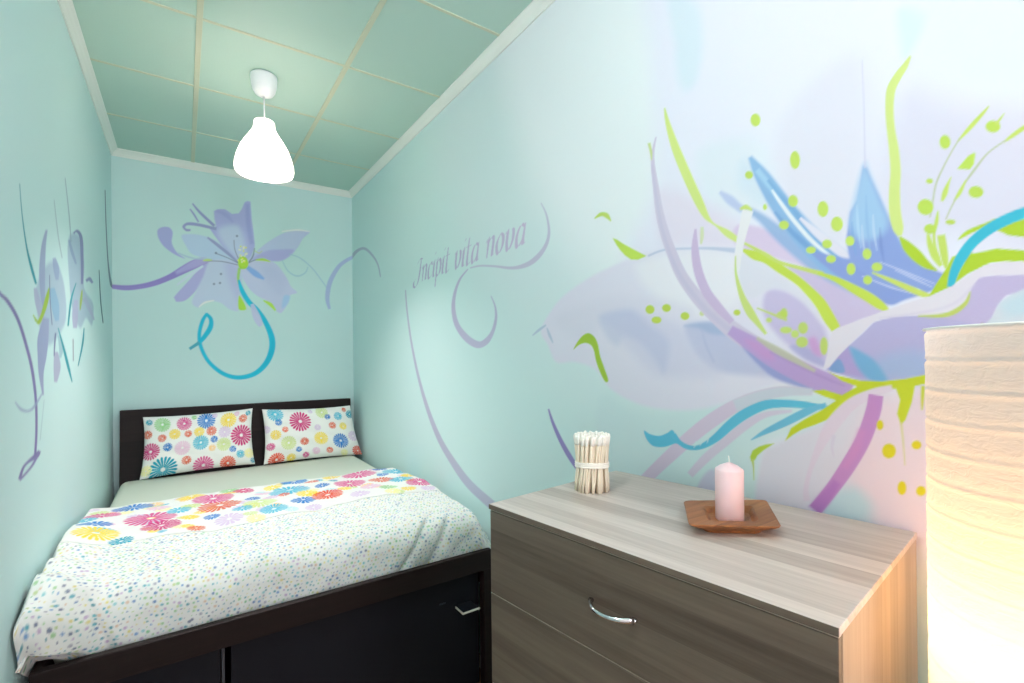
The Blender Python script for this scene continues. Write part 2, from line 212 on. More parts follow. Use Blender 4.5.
MURAL_BACK = '''
S 166 166 208 100 50 1696 20108 1900 19963 991 19221 1480 18833 293 18219 831 17692 -236 17491 162 16903 -512 17077 -384 16768
S 138 127 190 100 49 -4104 17465 -4081 17732 -3213 17376 -3207 17714 -2386 17526 -2426 17862 -1533 17822 -1624 18179 -655 18306 -798 18678 141 18815 -73 19301 854 19271 650 19850 1538 19724 1435 20133 2004 20043 1967 20217
S 168 163 207 80 108 -339 18715 -416 18898 347 19074 196 19447 1074 19465 916 19996 1954 19984 1892 20262
S 192 207 226 100 50 -299 17919 -351 18000 499 18656 394 18821 1272 19409 1203 19522
B 160 165 208 100 49 -1421 21638 -1274 21869 -990 21994 -704 21951 -550 21620 -607 20905 -310 20268 157 19893 -427 20113 -1055 20602 -1363 21158
S 165 190 205 100 51 -267 20188 -237 20292 565 19921 584 20029 1547 19972 1551 20046
B 174 194 216 100 88 -39 21477 347 21673 1069 21700 1995 21458 2817 20819 3594 20004 2618 19902 1364 20062 576 20263 222 20796
B 184 195 216 100 111 1797 19962 1232 18664 713 17391 552 16732 912 16427 1219 16734 1652 16941 2341 16834 2914 16381 3534 16412 3611 17889 3593 19853
B 172 172 210 60 376 2616 19678 3525 19695 3573 17131 3054 17849
S 218 228 236 100 51 991 16438 955 16494 1363 16755 1320 16873 1908 16958 1895 17029
B 185 191 216 100 78 3658 19784 4194 20068 5081 20292 5991 20178 6737 19225 7133 18423 7573 17975 7053 17708 6902 17094 6389 16277 5871 16597 5266 17234 4649 17580 4112 18154 3718 18957
B 172 180 210 50 392 5077 19696 6059 19793 6770 18752 6328 17692 5484 18414
B 150 188 220 80 119 6616 17632 7053 17620 6865 17013 6464 16675
S 128 164 214 100 92 3973 19544 4140 19801 4542 18996 4781 19394 5171 18788 5246 18926
P 163 168 210 100 60 1947 23589 2137 23732 2359 23806 2646 23831 2870 23704 3096 23554 3535 23678 3722 23996 3939 24580 4127 24712 4322 24693 4371 23913 4400 23305 4515 22402 4595 21338 4331 20464 3858 19880 3332 20203 2688 20729 2122 21549 1688 22225 2065 22501 1975 23004
B 184 198 218 85 301 2189 22224 3482 22710 4000 21112 3792 20025 2817 20819
S 146 152 202 80 115 3992 24453 4260 24514 4014 22844 4349 22936 4273 21424 4540 21513
S 150 155 204 70 112 2110 23549 2162 23692 2634 23282 2781 23551 3110 22903 3203 23023
B 180 190 216 100 71 3858 19956 4674 20887 5510 21763 6728 22674 7838 23006 8596 23016 8058 22374 7677 21640 7079 20849 6206 20334 5082 20393 4397 20165
B 166 167 210 100 117 4398 20319 5365 21045 6357 21281 7377 21363 6639 20523 5780 20313 4944 20378
S 217 227 236 100 56 6515 22684 6508 22761 7613 22934 7614 23063 8553 22970 8562 23052
S 142 149 190 100 51 601 23878 661 23948 1024 23262 1138 23413 1906 22397 2036 22578
S 142 149 190 100 51 449 23460 508 23521 670 23090 762 23176 945 22598 1024 22666
S 142 149 190 100 51 499 22054 498 21910 292 22033 227 21862 187 22141 15 22167 361 22301 342 22512 1033 22314 1067 22534 2073 22173 2118 22395
S 142 149 190 100 52 1499 21529 1559 21631 1935 21142 2052 21332 2753 20464 2878 20651 3560 19807 3625 19899
S 112 122 150 80 45 3608 19889 3578 19818 2825 20253 2801 20189 2000 20535 1977 20463
S 112 122 150 80 45 3621 20020 3566 19988 3300 20886 3243 20861 3238 21624 3186 21611
S 112 122 150 80 46 4233 20042 4155 20093 4518 20539 4417 20573 4607 21179 4541 21185
S 112 122 150 80 46 4005 19861 3978 19928 4613 20221 4589 20307 5086 20363 5078 20423
S 112 122 150 80 45 3467 19798 3454 19730 2431 19956 2422 19882 1425 19879 1423 19820
B 112 122 150 80 44 2127 20515 2104 20450 2051 20418 1998 20438 1976 20498 1998 20563 2052 20595 2105 20575
B 112 122 150 80 44 1985 18214 1962 18150 1909 18119 1856 18141 1835 18202 1857 18266 1910 18296 1963 18275
B 112 122 150 80 44 2364 18318 2342 18253 2288 18223 2234 18245 2212 18306 2235 18370 2289 18401 2343 18379
B 112 122 150 80 45 3489 21956 3466 21889 3410 21855 3354 21874 3332 21935 3355 22002 3411 22036 3467 22017
B 112 122 150 80 45 2433 18992 2410 18927 2356 18896 2302 18917 2280 18978 2303 19043 2357 19074 2411 19053
S 172 206 84 100 54 4672 20226 4667 20317 5141 20261 5161 20463 5628 20220 5648 20297
S 178 206 124 100 51 1244 19830 1237 19902 1490 19842 1483 20016 1797 19926 1797 19999
B 164 204 62 100 53 3461 19915 3597 20421 3995 20389 4145 19910 3989 19552 3590 19513
B 235 235 80 95 38 3660 20522 3644 20472 3606 20448 3569 20464 3554 20510 3570 20560 3607 20584 3645 20569
B 226 236 190 95 38 3738 20454 3722 20404 3684 20380 3647 20396 3632 20442 3648 20492 3685 20516 3723 20501
B 226 236 190 95 38 3896 21167 3880 21117 3842 21092 3805 21108 3790 21154 3805 21204 3843 21229 3881 21214
B 235 235 80 95 38 3523 20130 3507 20080 3470 20057 3433 20073 3418 20119 3434 20169 3471 20193 3508 20177
B 226 236 190 95 38 3675 20923 3659 20873 3622 20848 3585 20864 3570 20910 3585 20960 3623 20985 3660 20969
B 226 236 190 95 38 4115 20669 4099 20619 4061 20595 4023 20610 4008 20657 4024 20707 4062 20732 4100 20716
B 235 235 80 95 38 4019 20651 4003 20600 3965 20576 3927 20592 3912 20638 3928 20689 3966 20713 4003 20697
B 226 236 190 95 38 3903 21058 3887 21008 3849 20983 3812 20999 3797 21045 3813 21095 3850 21120 3888 21105
B 226 236 190 95 38 3894 20130 3878 20080 3840 20056 3803 20072 3787 20119 3803 20169 3841 20193 3879 20177
B 235 235 80 95 38 3828 20287 3812 20237 3774 20213 3737 20229 3722 20275 3738 20325 3775 20350 3813 20334
B 226 236 190 95 38 3923 21172 3907 21122 3870 21097 3832 21113 3817 21159 3833 21210 3871 21234 3908 21219
B 226 236 190 95 38 3971 20497 3955 20447 3917 20422 3879 20438 3864 20485 3880 20535 3918 20559 3955 20543
B 235 235 80 95 38 3702 21188 3686 21138 3649 21113 3612 21128 3596 21175 3612 21225 3650 21249 3687 21234
B 226 236 190 95 38 4036 20657 4020 20607 3982 20583 3945 20598 3929 20645 3945 20695 3983 20720 4021 20704
B 226 236 190 95 38 3944 20122 3928 20072 3890 20048 3853 20064 3838 20111 3853 20161 3891 20185 3929 20169
B 235 235 80 95 38 3941 20067 3925 20017 3887 19993 3850 20009 3834 20056 3850 20106 3888 20130 3926 20114
B 226 236 190 95 38 3751 20202 3735 20152 3697 20128 3660 20144 3645 20190 3661 20240 3698 20264 3736 20248
B 226 236 190 95 38 3779 20031 3763 19981 3726 19957 3688 19973 3673 20020 3689 20070 3727 20094 3764 20078
B 235 235 80 95 38 4048 21144 4032 21094 3994 21069 3956 21085 3941 21131 3957 21182 3995 21206 4033 21191
B 226 236 190 95 38 3602 20936 3586 20886 3549 20862 3512 20877 3497 20924 3512 20974 3550 20998 3587 20983
B 226 236 190 95 38 4097 20712 4081 20661 4043 20637 4005 20653 3990 20699 4006 20750 4044 20774 4082 20758
B 235 235 80 95 38 3894 20863 3878 20813 3841 20788 3803 20804 3788 20850 3804 20900 3842 20925 3879 20909
S 150 196 110 100 53 3460 19554 3655 19541 3381 18855 3552 18864 3450 18322 3581 18349
B 163 204 72 100 53 3496 17428 3705 17215 3986 16510 3699 16359 3463 16521
S 165 206 84 100 55 5140 17147 5182 17230 5566 16794 5730 17018 5953 16413 6041 16497
S 180 190 90 70 46 4594 20927 4619 20985 4878 20795 4879 20872 5102 20989 5072 21036
S 28 176 203 100 53 3441 18609 3568 18664 3572 17776 3849 17942 4037 16890 4305 17140 4609 16267 4876 16522 5161 15354 5483 15551 5505 14245 5934 14345 5479 13338 5902 13224 5109 12407 5417 12140 4397 11686 4538 11353 3402 11450 3395 11119 2495 11747 2367 11475 1652 12564 1465 12384 1185 13614 965 13523 1093 14504 863 14515 1288 15414 1071 15504 1539 15964 1381 16070
S 28 176 203 100 51 1328 15939 1468 16089 1568 15571 1817 15678 1517 15094 1822 14980 1206 14471 1444 14271 868 13946 1042 13769
S 70 160 180 100 50 928 14003 1044 13784 600 13734 703 13542 332 13511 430 13332
S 186 188 216 90 61 4276 16830 4468 16917 4381 16014 4828 16225 4587 15469 5024 15710 4850 15137 5098 15282
S 150 184 200 80 57 6995 20966 7018 21035 7798 20731 7841 20812 8694 20020 8756 20089 9460 19027 9529 19087 10089 18167 10155 18220
S 150 186 200 80 56 6469 20450 6519 20486 6890 19603 6955 19675 7576 19236 7591 19365 8220 19556 8153 19638 8446 20094 8392 20118
S 160 176 206 100 59 10168 16801 9972 16751 10070 17687 9735 17673 10303 18977 9956 19076 10918 20212 10657 20386 11494 20795 11325 21027 12104 21207 11978 21435
'''
MURAL_LEFT = '''
B 172 194 216 80 144 21339 14791 22442 15739 24328 16267 25760 15600 26108 14316 24581 13523 22947 13136 21827 13598
S 160 174 210 90 31 22702 17097 22994 17151 22081 16424 22717 16534 21751 15564 22584 15691 21864 14850 22561 14942 22189 14284 22614 14331
S 178 186 216 90 39 21033 14871 21403 14937 21211 14404 21979 14524 21843 13913 22382 13983
S 154 172 210 80 45 23753 16303 24243 16412 23822 15947 24843 16142 24221 15577 24741 15659
S 148 190 220 90 44 23244 15146 24036 15278 23460 14559 24791 14734 24088 14044 24775 14111
S 163 174 210 100 30 22255 14040 23123 14075 21494 13339 23025 13363 21474 12746 22711 12742 21586 12152 22263 12142 22069 11442 22277 11435
S 176 178 209 90 37 23883 12904 24560 12925 23783 12365 24988 12350 23848 11822 24348 11793
S 150 190 205 70 38 24497 13549 25028 13589 24740 12996 25476 13017 24731 12700 25090 12693
B 164 190 212 80 140 26636 17570 29200 18290 30497 17326 30442 16075 33193 15584 32804 14458 30952 14681 29281 14098 27612 14686 26983 15552
S 138 148 194 100 37 27995 18103 27728 18114 28512 18306 28899 18509 29305 18208 30149 18414 29544 17253 30360 17399 29563 16148 30241 16239
S 142 160 202 100 46 31250 16457 30819 16524 31916 16618 32297 16866 32807 16603 33351 16740
S 180 184 216 90 44 27864 15234 28824 15323 27384 14586 28799 14693 27586 13999 28527 14054
S 176 186 216 80 50 29925 15499 30936 15695 31321 15161 32461 15349 33256 14734 33738 14800
S 140 160 200 70 43 26642 17561 27057 17669 27166 17158 27816 17316 28171 16825 28632 16931
S 168 202 62 100 24 23072 15143 23252 15158 22490 14673 23062 14700 21965 14156 22408 14152 21432 13845 21707 13777 21232 13896 21143 13867
S 168 202 62 100 19 20903 14011 20987 14031 21212 13864 21417 13917 21630 13798 21771 13842
S 170 196 100 100 37 29725 15894 30048 15928 29285 15384 29918 15440 29188 14915 29446 14933
S 110 115 160 80 21 23191 15613 23315 15632 23225 14734 23381 14752 23510 13868 23670 13881
S 110 118 165 90 22 24022 13610 24290 13619 23842 13164 24106 13168 23796 12763 23960 12763
S 130 130 150 80 26 27454 13523 27681 13532 27463 12586 27690 12586
S 28 158 172 100 21 19492 17695 19565 17719 19716 16853 19822 16883 20150 15997 20328 16041 20653 15441 20956 15510 21224 15024 21470 15074
S 28 158 172 100 28 24524 13817 24660 13833 25299 13156 25667 13186 26185 12369 26707 12391 27165 11697 27380 11700
S 28 158 172 100 33 30220 14155 30498 14166 29674 13385 30155 13386 28583 12370 28826 12359
S 28 158 172 100 30 28273 16025 28458 16040 26993 15142 27381 15169 26340 14012 26670 14024
S 40 110 120 100 41 35326 17704 35640 17756 35750 16064 36236 16120 36750 14822 37177 14857
S 134 124 182 100 20 16519 14473 16670 14545 17556 14255 17755 14340 18205 14120 18472 14203 19129 13715 19427 13772 19945 13037 20267 13071 20601 12290 20955 12301 21042 11342 21368 11327 21102 10392 21405 10356 20920 9600 21216 9549
S 134 124 182 100 21 21486 9696 21807 9591 20979 9646 21409 9461 20137 9574 20335 9482 19573 9483 19799 9411 19172 9242 19460 9158
S 140 130 186 100 21 21463 9654 21696 9589 20705 9404 20929 9328 19921 9275 20088 9205 19226 9213 19403 9131
S 158 174 208 80 24 18887 11421 18960 11434 19562 11112 19684 11182 20836 11049 20651 11121 22234 11527 22118 11551
S 140 168 186 70 29 26033 19936 26193 19990 26770 18633 27005 18697 27170 17596 27391 17645
S 150 176 190 60 27 23999 18485 24132 18525 24615 17333 24809 17381 25321 16590 25507 16630
S 150 178 196 40 23 22252 11267 22364 11257 21656 10003 21788 9982
S 116 146 158 100 39 38097 23018 38515 23143 38391 20953 38911 21078 39139 18806 39830 18932 40324 17570 41575 17774 41989 17537 43234 17842
'''

# ------------------------------------------------------------------ helpers
def lin(c):
    c = np.asarray(c, float) / 255.0
    return np.where(c <= 0.04045, c / 12.92, ((c + 0.055) / 1.055) ** 2.4)

def link(o, parent=None):
    C.objects.link(o)
    if parent: o.parent = parent
    return o

def mesh_obj(name, verts, faces, mat, parent=None, smooth=False):
    me = bpy.data.meshes.new(name)
    me.from_pydata([tuple(v) for v in verts], [], faces)
    me.update()
    if mat: me.materials.append(mat)
    if smooth: me.polygons.foreach_set('use_smooth', [True] * len(me.polygons))
    return link(bpy.data.objects.new(name, me), parent)

def bm_obj(name, bm, mat, parent=None, smooth=False):
    me = bpy.data.meshes.new(name)
    bmesh.ops.recalc_face_normals(bm, faces=bm.faces[:])
    bm.to_mesh(me); bm.free()
    if mat: me.materials.append(mat)
    if smooth: me.polygons.foreach_set('use_smooth', [True] * len(me.polygons))
    return link(bpy.data.objects.new(name, me), parent)

def add_box(bm, x0, x1, y0, y1, z0, z1, bev=0.0, seg=2):
    r = bmesh.ops.create_cube(bm, size=1.0)
    vs = r['verts']
    for v in vs:
        v.co = Vector(((x0 + x1) / 2 + v.co.x * (x1 - x0), (y0 + y1) / 2 + v.co.y * (y1 - y0), (z0 + z1) / 2 + v.co.z * (z1 - z0)))
    if bev > 0:
        es = list({e for v in vs for e in v.link_edges})
        bmesh.ops.bevel(bm, geom=es, offset=bev, segments=seg, affect='EDGES', profile=0.5)
    return bm

def box_obj(name, b, mat, parent=None, bev=0.002, seg=2):
    return bm_obj(name, add_box(bmesh.new(), *b, bev, seg), mat, parent)

def add_lathe(bm, prof, n=40, cx=0, cy=0, close=False):
    rings = []
    for r, z in prof:
        if r < 1e-6: rings.append([bm.verts.new((cx, cy, z))])
        else: rings.append([bm.verts.new((cx + r * math.cos(2 * PI * k / n), cy + r * math.sin(2 * PI * k / n), z)) for k in range(n)])
    for a, b in zip(rings, rings[1:]):
        for k in range(n):
            k2 = (k + 1) % n
            if len(a) == 1 and len(b) == 1: continue
            if len(a) == 1: bm.faces.new((a[0], b[k], b[k2]))
            elif len(b) == 1: bm.faces.new((a[k], a[k2], b[0]))
            else: bm.faces.new((a[k], a[k2], b[k2], b[k]))
    return bm

def add_tube(bm, pts, rad, n=10, cap=True, flat=1.0):
    pts = [Vector(p) for p in pts]
    rads = rad if isinstance(rad, (list, tuple)) else [rad] * len(pts)
    rings = []; up = None
    for i, p in enumerate(pts):
        t = (pts[min(i + 1, len(pts) - 1)] - pts[max(i - 1, 0)]).normalized()
        if up is None: up = Vector((0, 0, 1)) if abs(t.z) < .9 else Vector((1, 0, 0))
        s = t.cross(up).normalized(); up = s.cross(t).normalized()
        rings.append([bm.verts.new(p + (s * math.cos(2 * PI * k / n) + up * flat * math.sin(2 * PI * k / n)) * rads[i]) for k in range(n)])
    for a, b in zip(rings, rings[1:]):
        for k in range(n): bm.faces.new((a[k], a[(k + 1) % n], b[(k + 1) % n], b[k]))
    if cap:
        bm.faces.new(rings[0][::-1]); bm.faces.new(rings[-1])
    return bm

def tag(o, label=None, cat=None, group=None, kind=None):
    if label: o['label'] = label
    if cat: o['category'] = cat
    if group: o['group'] = group
    if kind: o['kind'] = kind
    return o

def empty(name, loc, rz=0.0):
    o = bpy.data.objects.new(name, None); o.location = loc; o.rotation_euler = (0, 0, rz); o.empty_display_size = .1
    return link(o)

# ------------------------------------------------------------------ materials
def new_mat(name):
    m = bpy.data.materials.new(name); m.use_nodes = True
    nt = m.node_tree
    return m, nt, nt.nodes['Principled BSDF']

def plain(name, rgb, rough=.5, metal=0.0, bump=0.0, bscale=300, spec=.5):
    m, nt, b = new_mat(name)
    b.inputs['Base Color'].default_value = (*lin(rgb), 1)
    b.inputs['Roughness'].default_value = rough; b.inputs['Metallic'].default_value = metal
    b.inputs['Specular IOR Level'].default_value = spec
    if bump: add_bump(nt, b, bscale, bump)
    return m

def add_bump(nt, b, scale, strength, dist=.002, detail=3):
    tc = nt.nodes.new('ShaderNodeTexCoord'); no = nt.nodes.new('ShaderNodeTexNoise'); bp = nt.nodes.new('ShaderNodeBump')
    no.inputs['Scale'].default_value = scale; no.inputs['Detail'].default_value = detail
    bp.inputs['Strength'].default_value = strength; bp.inputs['Distance'].default_value = dist
    nt.links.new(tc.outputs['Object'], no.inputs['Vector']); nt.links.new(no.outputs['Fac'], bp.inputs['Height'])
    nt.links.new(bp.outputs['Normal'], b.inputs['Normal'])

def painted(name, rough=.6, bump=.08, bscale=220, spec=.3, sheen=0.0):
    """colour comes from the mesh's own paint attribute"""
    m, nt, b = new_mat(name)
    at = nt.nodes.new('ShaderNodeAttribute'); at.attribute_name = 'paint'
    nt.links.new(at.outputs['Color'], b.inputs['Base Color'])
    b.inputs['Roughness'].default_value = rough; b.inputs['Specular IOR Level'].default_value = spec
    if sheen: b.inputs['Sheen Weight'].default_value = sheen
    if bump: add_bump(nt, b, bscale, bump)
    return m

def wood(name, dark, light, band, stretch, axis=0, rough=.45, bump=.1, seedv=0.0, bandmix=.55):
    """grain runs along AXIS of the object's own coordinates; boards BAND wide lie side by side"""
    m, nt, b = new_mat(name); N = nt.nodes.new; L = nt.links.new
    tc = N('ShaderNodeTexCoord'); sp = N('ShaderNodeSeparateXYZ'); L(tc.outputs['Object'], sp.inputs[0])
    ax = 'XYZ'[axis]; oth = [k for k in 'XYZ' if k != ax]
    su = N('ShaderNodeMath'); su.operation = 'ADD'; L(sp.outputs[oth[0]], su.inputs[0]); L(sp.outputs[oth[1]], su.inputs[1])
    dv = N('ShaderNodeMath'); dv.operation = 'DIVIDE'; dv.inputs[1].default_value = band; L(su.outputs[0], dv.inputs[0])
    fl = N('ShaderNodeMath'); fl.operation = 'FLOOR'; L(dv.outputs[0], fl.inputs[0])
    wn = N('ShaderNodeTexWhiteNoise'); wn.noise_dimensions = '1D'
    ad = N('ShaderNodeMath'); ad.operation = 'ADD'; ad.inputs[1].default_value = seedv; L(fl.outputs[0], ad.inputs[0]); L(ad.outputs[0], wn.inputs['W'])
    mp = N('ShaderNodeMapping'); s = [stretch] * 3; s[axis] = stretch / 22
    mp.inputs['Scale'].default_value = s; mp.inputs['Location'].default_value = (seedv, seedv * .7, 0)
    L(tc.outputs['Object'], mp.inputs['Vector'])
    no = N('ShaderNodeTexNoise'); no.inputs['Scale'].default_value = 1; no.inputs['Detail'].default_value = 6; no.inputs['Roughness'].default_value = .65
    of = N('ShaderNodeVectorMath'); of.operation = 'ADD'; L(mp.outputs[0], of.inputs[0])
    cb = N('ShaderNodeCombineXYZ'); m3 = N('ShaderNodeMath'); m3.operation = 'MULTIPLY'; m3.inputs[1].default_value = 37
    L(wn.outputs['Value'], m3.inputs[0])
    for k in range(3): L(m3.outputs[0], cb.inputs[k])
    L(cb.outputs[0], of.inputs[1]); L(of.outputs[0], no.inputs['Vector'])
    mr = N('ShaderNodeMapRange'); mr.inputs['From Min'].default_value = .28; mr.inputs['From Max'].default_value = .72; L(no.outputs['Fac'], mr.inputs['Value'])
    mx = N('ShaderNodeMix'); mx.data_type = 'FLOAT'; mx.inputs['Factor'].default_value = bandmix
    L(mr.outputs['Result'], mx.inputs['A']); L(wn.outputs['Value'], mx.inputs['B'])
    cr = N('ShaderNodeMix'); cr.data_type = 'RGBA'; cr.inputs['A'].default_value = (*lin(dark), 1); cr.inputs['B'].default_value = (*lin(light), 1)
    L(mx.outputs['Result'], cr.inputs['Factor']); L(cr.outputs['Result'], b.inputs['Base Color'])
    b.inputs['Roughness'].default_value = rough; b.inputs['Specular IOR Level'].default_value = .35
    if bump:
        bp = N('ShaderNodeBump'); bp.inputs['Strength'].default_value = bump; bp.inputs['Distance'].default_value = .001
        L(no.outputs['Fac'], bp.inputs['Height']); L(bp.outputs['Normal'], b.inputs['Normal'])
    return m

def translucent(name, rgb, through=.55, bump=0.0, bscale=60):
    m = bpy.data.materials.new(name); m.use_nodes = True; nt = m.node_tree; nt.nodes.clear(); N = nt.nodes.new; L = nt.links.new
    out = N('ShaderNodeOutputMaterial'); d = N('ShaderNodeBsdfDiffuse'); t = N('ShaderNodeBsdfTranslucent'); mx = N('ShaderNodeMixShader')
    for n_ in (d, t): n_.inputs['Color'].default_value = (*lin(rgb), 1)
    mx.inputs[0].default_value = through
    L(d.outputs[0], mx.inputs[1]); L(t.outputs[0], mx.inputs[2]); L(mx.outputs[0], out.inputs[0])
    if bump:
        tc = N('ShaderNodeTexCoord'); no = N('ShaderNodeTexNoise'); bp = N('ShaderNodeBump')
        mp = N('ShaderNodeMapping'); mp.inputs['Scale'].default_value = (1, 1, 2.2); L(tc.outputs['Object'], mp.inputs[0])
        no.inputs['Scale'].default_value = bscale; no.inputs['Detail'].default_value = 2; no.inputs['Distortion'].default_value = 1.2
        bp.inputs['Strength'].default_value = bump; bp.inputs['Distance'].default_value = .004
        L(mp.outputs[0], no.inputs['Vector']); L(no.outputs['Fac'], bp.inputs['Height'])
        L(bp.outputs['Normal'], d.inputs['Normal']); L(bp.outputs['Normal'], t.inputs['Normal'])
    return m

def emitter(name, rgb, strength):
    m = bpy.data.materials.new(name); m.use_nodes = True; nt = m.node_tree; nt.nodes.clear()
    out = nt.nodes.new('ShaderNodeOutputMaterial'); e = nt.nodes.new('ShaderNodeEmission')
    e.inputs['Color'].default_value = (*lin(rgb), 1); e.inputs['Strength'].default_value = strength
    nt.links.new(e.outputs[0], out.inputs[0]); return m

# ------------------------------------------------------------------ painting on a mesh
class Canvas:
    """a grid of points (u across, v up) that carries linear colour"""
    def __init__(s, u, v, base):
        s.u, s.v = np.asarray(u), np.asarray(v)
        s.rgb = np.empty((len(v), len(u), 3)); s.rgb[:] = base
    def window(s, u0, u1, v0, v1):
        i0, i1 = np.searchsorted(s.u, [u0, u1]); j0, j1 = np.searchsorted(s.v, [v0, v1])
        return i0, i1, j0, j1
    def lay(s, win, a, col):
        i0, i1, j0, j1 = win
        r = s.rgb[j0:j1, i0:i1]; r += (np.asarray(col) - r) * a[..., None]
    def polygon(s, P, soft, col, alpha=1.0):
        P = np.asarray(P); lo = P.min(0) - soft * 1.05; hi = P.max(0) + soft * 1.05
        win = s.window(lo[0], hi[0], lo[1], hi[1]); i0, i1, j0, j1 = win
        if i1 <= i0 or j1 <= j0: return
        X, Y = np.meshgrid(s.u[i0:i1], s.v[j0:j1]); X = X.ravel(); Y = Y.ravel()
        d2 = np.full(X.shape, 1e9); ins = np.zeros(X.shape, bool)
        Q = np.roll(P, -1, 0)
        for (ax, ay), (bx, by) in zip(P, Q):
            ex, ey = bx - ax, by - ay; l2 = ex * ex + ey * ey
            if l2 < 1e-14: continue
            t = np.clip(((X - ax) * ex + (Y - ay) * ey) / l2, 0, 1)
            np.minimum(d2, (X - ax - t * ex) ** 2 + (Y - ay - t * ey) ** 2, out=d2)
            if ay != by:
                c = (ay > Y) != (by > Y)
                ins ^= c & (X < ax + (Y - ay) * ex / ey)
        d = np.sqrt(d2); d[ins] *= -1
        a = np.clip(.5 - d / (2 * soft), 0, 1); a = a * a * (3 - 2 * a) * alpha
        s.lay(win, a.reshape(j1 - j0, i1 - i0), col)
    def starburst(s, cx, cy, R, col, n=18, core=(1, 1, 1), sx=1.0, rot=0.0, gap=.34):
        win = s.window(cx - R * sx, cx + R * sx, cy - R, cy + R); i0, i1, j0, j1 = win
        if i1 <= i0 or j1 <= j0: return
        X, Y = np.meshgrid((s.u[i0:i1] - cx) / sx, s.v[j0:j1] - cy)
        r = np.hypot(X, Y) / R; th = np.arctan2(Y, X) + rot
        w = np.abs(np.sin(th * n / 2))                    # 0 between petals, 1 along them
        edge = .80 + .20 * w
        a = np.clip((edge - r) / .06, 0, 1) * np.clip((w - gap * (.35 + .65 * r)) / .22, 0, 1) * np.clip((r - .13) / .05, 0, 1)
        inner = np.clip((.42 - r) / .1, 0, 1) * np.clip((r - .13) / .05, 0, 1) * .55
        s.lay(win, np.maximum(a, inner), col)
        s.lay(win, np.clip((.12 - r) / .04, 0, 1), core)

def spline(P, n=5, closed=False):
    P = np.asarray(P, float); m = len(P)
    if m < 3: return P
    out = []
    rng = range(m) if closed else range(m - 1)
    for i in rng:
        g = (lambda k: P[k % m]) if closed else (lambda k: P[min(max(k, 0), m - 1)])
        a, b, c, d = g(i - 1), g(i), g(i + 1), g(i + 2)
        for t in np.arange(n) / n:
            out.append(.5 * ((2 * b) + (c - a) * t + (2 * a - 5 * b + 4 * c - d) * t * t + (3 * b - a - 3 * c + d) * t ** 3))
    if not closed: out.append(P[-1])
    return np.array(out)

def paint_mural(cv, text, level, min_soft):
    for ln in text.strip().split('\n'):
        f = ln.split(); k = f[0]; col = np.clip(lin([int(q) for q in f[1:4]]) / level, 0, .86)
        alpha = int(f[4]) / 100; soft = max(int(f[5]) / 1e4, min_soft)
        v = np.array([int(q) for q in f[6:]], float) / 1e4
        if k == 'S':
            q = v.reshape(-1, 4); P = np.vstack([spline(q[:, :2]), spline(q[:, 2:])[::-1]])
        elif k == 'B': P = spline(v.reshape(-1, 2), 5, True)
        else: P = v.reshape(-1, 2)
        cv.polygon(P, soft, col, alpha)

def grid_mesh(name, X, Y, Z, rgb, mat, parent=None, smooth=True, thick=None):
    """rows x columns of points -> quads with a paint attribute"""
    nv, nu = X.shape
    co = np.stack([X, Y, Z], -1).reshape(-1, 3).astype(np.float32)
    i = np.arange(nv * nu).reshape(nv, nu)
    q = np.stack([i[:-1, :-1], i[:-1, 1:], i[1:, 1:], i[1:, :-1]], -1).reshape(-1, 4)
    me = bpy.data.meshes.new(name)
    me.vertices.add(len(co)); me.vertices.foreach_set('co', co.ravel())
    me.loops.add(q.size); me.loops.foreach_set('vertex_index', q.ravel().astype(np.int32))
    me.polygons.add(len(q)); me.polygons.foreach_set('loop_start', np.arange(0, q.size, 4, dtype=np.int32))
    me.update(calc_edges=True)
    if smooth: me.polygons.foreach_set('use_smooth', np.ones(len(q), bool))
    if rgb is not None:
        at = me.attributes.new('paint', 'FLOAT_COLOR', 'POINT')
        at.data.foreach_set('color', np.concatenate([rgb.reshape(-1, 3), np.ones((len(co), 1))], 1).astype(np.float32).ravel())
    me.materials.append(mat)
    return link(bpy.data.objects.new(name, me), parent)

# ------------------------------------------------------------------ the room
MINT = np.array([.575, .775, .77])
wall_paint = painted('wall_paint', .55, .10, 260, .25)
PALE = np.array([.80, .79, .78])          # plain walls beyond the painted part of the room
LEVEL_R, LEVEL_B, LEVEL_L = 1.15, .82, 1.15
V = np.unique(np.concatenate([np.arange(FZ, .40, .04), np.arange(.40, .74, .0045), np.arange(.74, 2.60, .0030), [2.62, 2.65, H]]))
# right wall: columns closer together where the room is closest to the door end
u = [YR, -1.7, -.9, -.5, -.2, -.1] + [-.1 + .006 * k for k in range(1, 44)]
while u[-1] < YB: u.append(u[-1] + .0014 + .0021 * max(u[-1], .1))
u[-1] = YB; U = np.array(u)
cv = Canvas(U, V, MINT); cv.rgb[:, U < -.15] = PALE; paint_mural(cv, MURAL_RIGHT, LEVEL_R, .0018)
G1, G2 = np.meshgrid(U, V)
tag(grid_mesh('wall_right', np.full_like(G1, XR), G1[:, ::-1], G2, cv.rgb[:, ::-1], wall_paint, smooth=False), kind='structure')
U = np.unique(np.concatenate([[XL], np.arange(XL + .004, XR, .0042), [XR]]))
Vb = np.unique(np.concatenate([np.arange(FZ, .9, .05), np.arange(.9, 2.60, .0042), [2.63, H]]))
cv = Canvas(U, Vb, MINT); paint_mural(cv, MURAL_BACK, LEVEL_B, .0035)
G1, G2 = np.meshgrid(U, Vb)
tag(grid_mesh('wall_back', G1, np.full_like(G1, YB), G2, cv.rgb, wall_paint, smooth=False), kind='structure')
U = np.unique(np.concatenate([np.arange(YR, 1.6, .1), np.arange(1.6, YB, .0065), [YB]]))
Vl = np.unique(np.concatenate([np.arange(FZ, .4, .05), np.arange(.4, 2.45, .005), [2.5, 2.6, H]]))
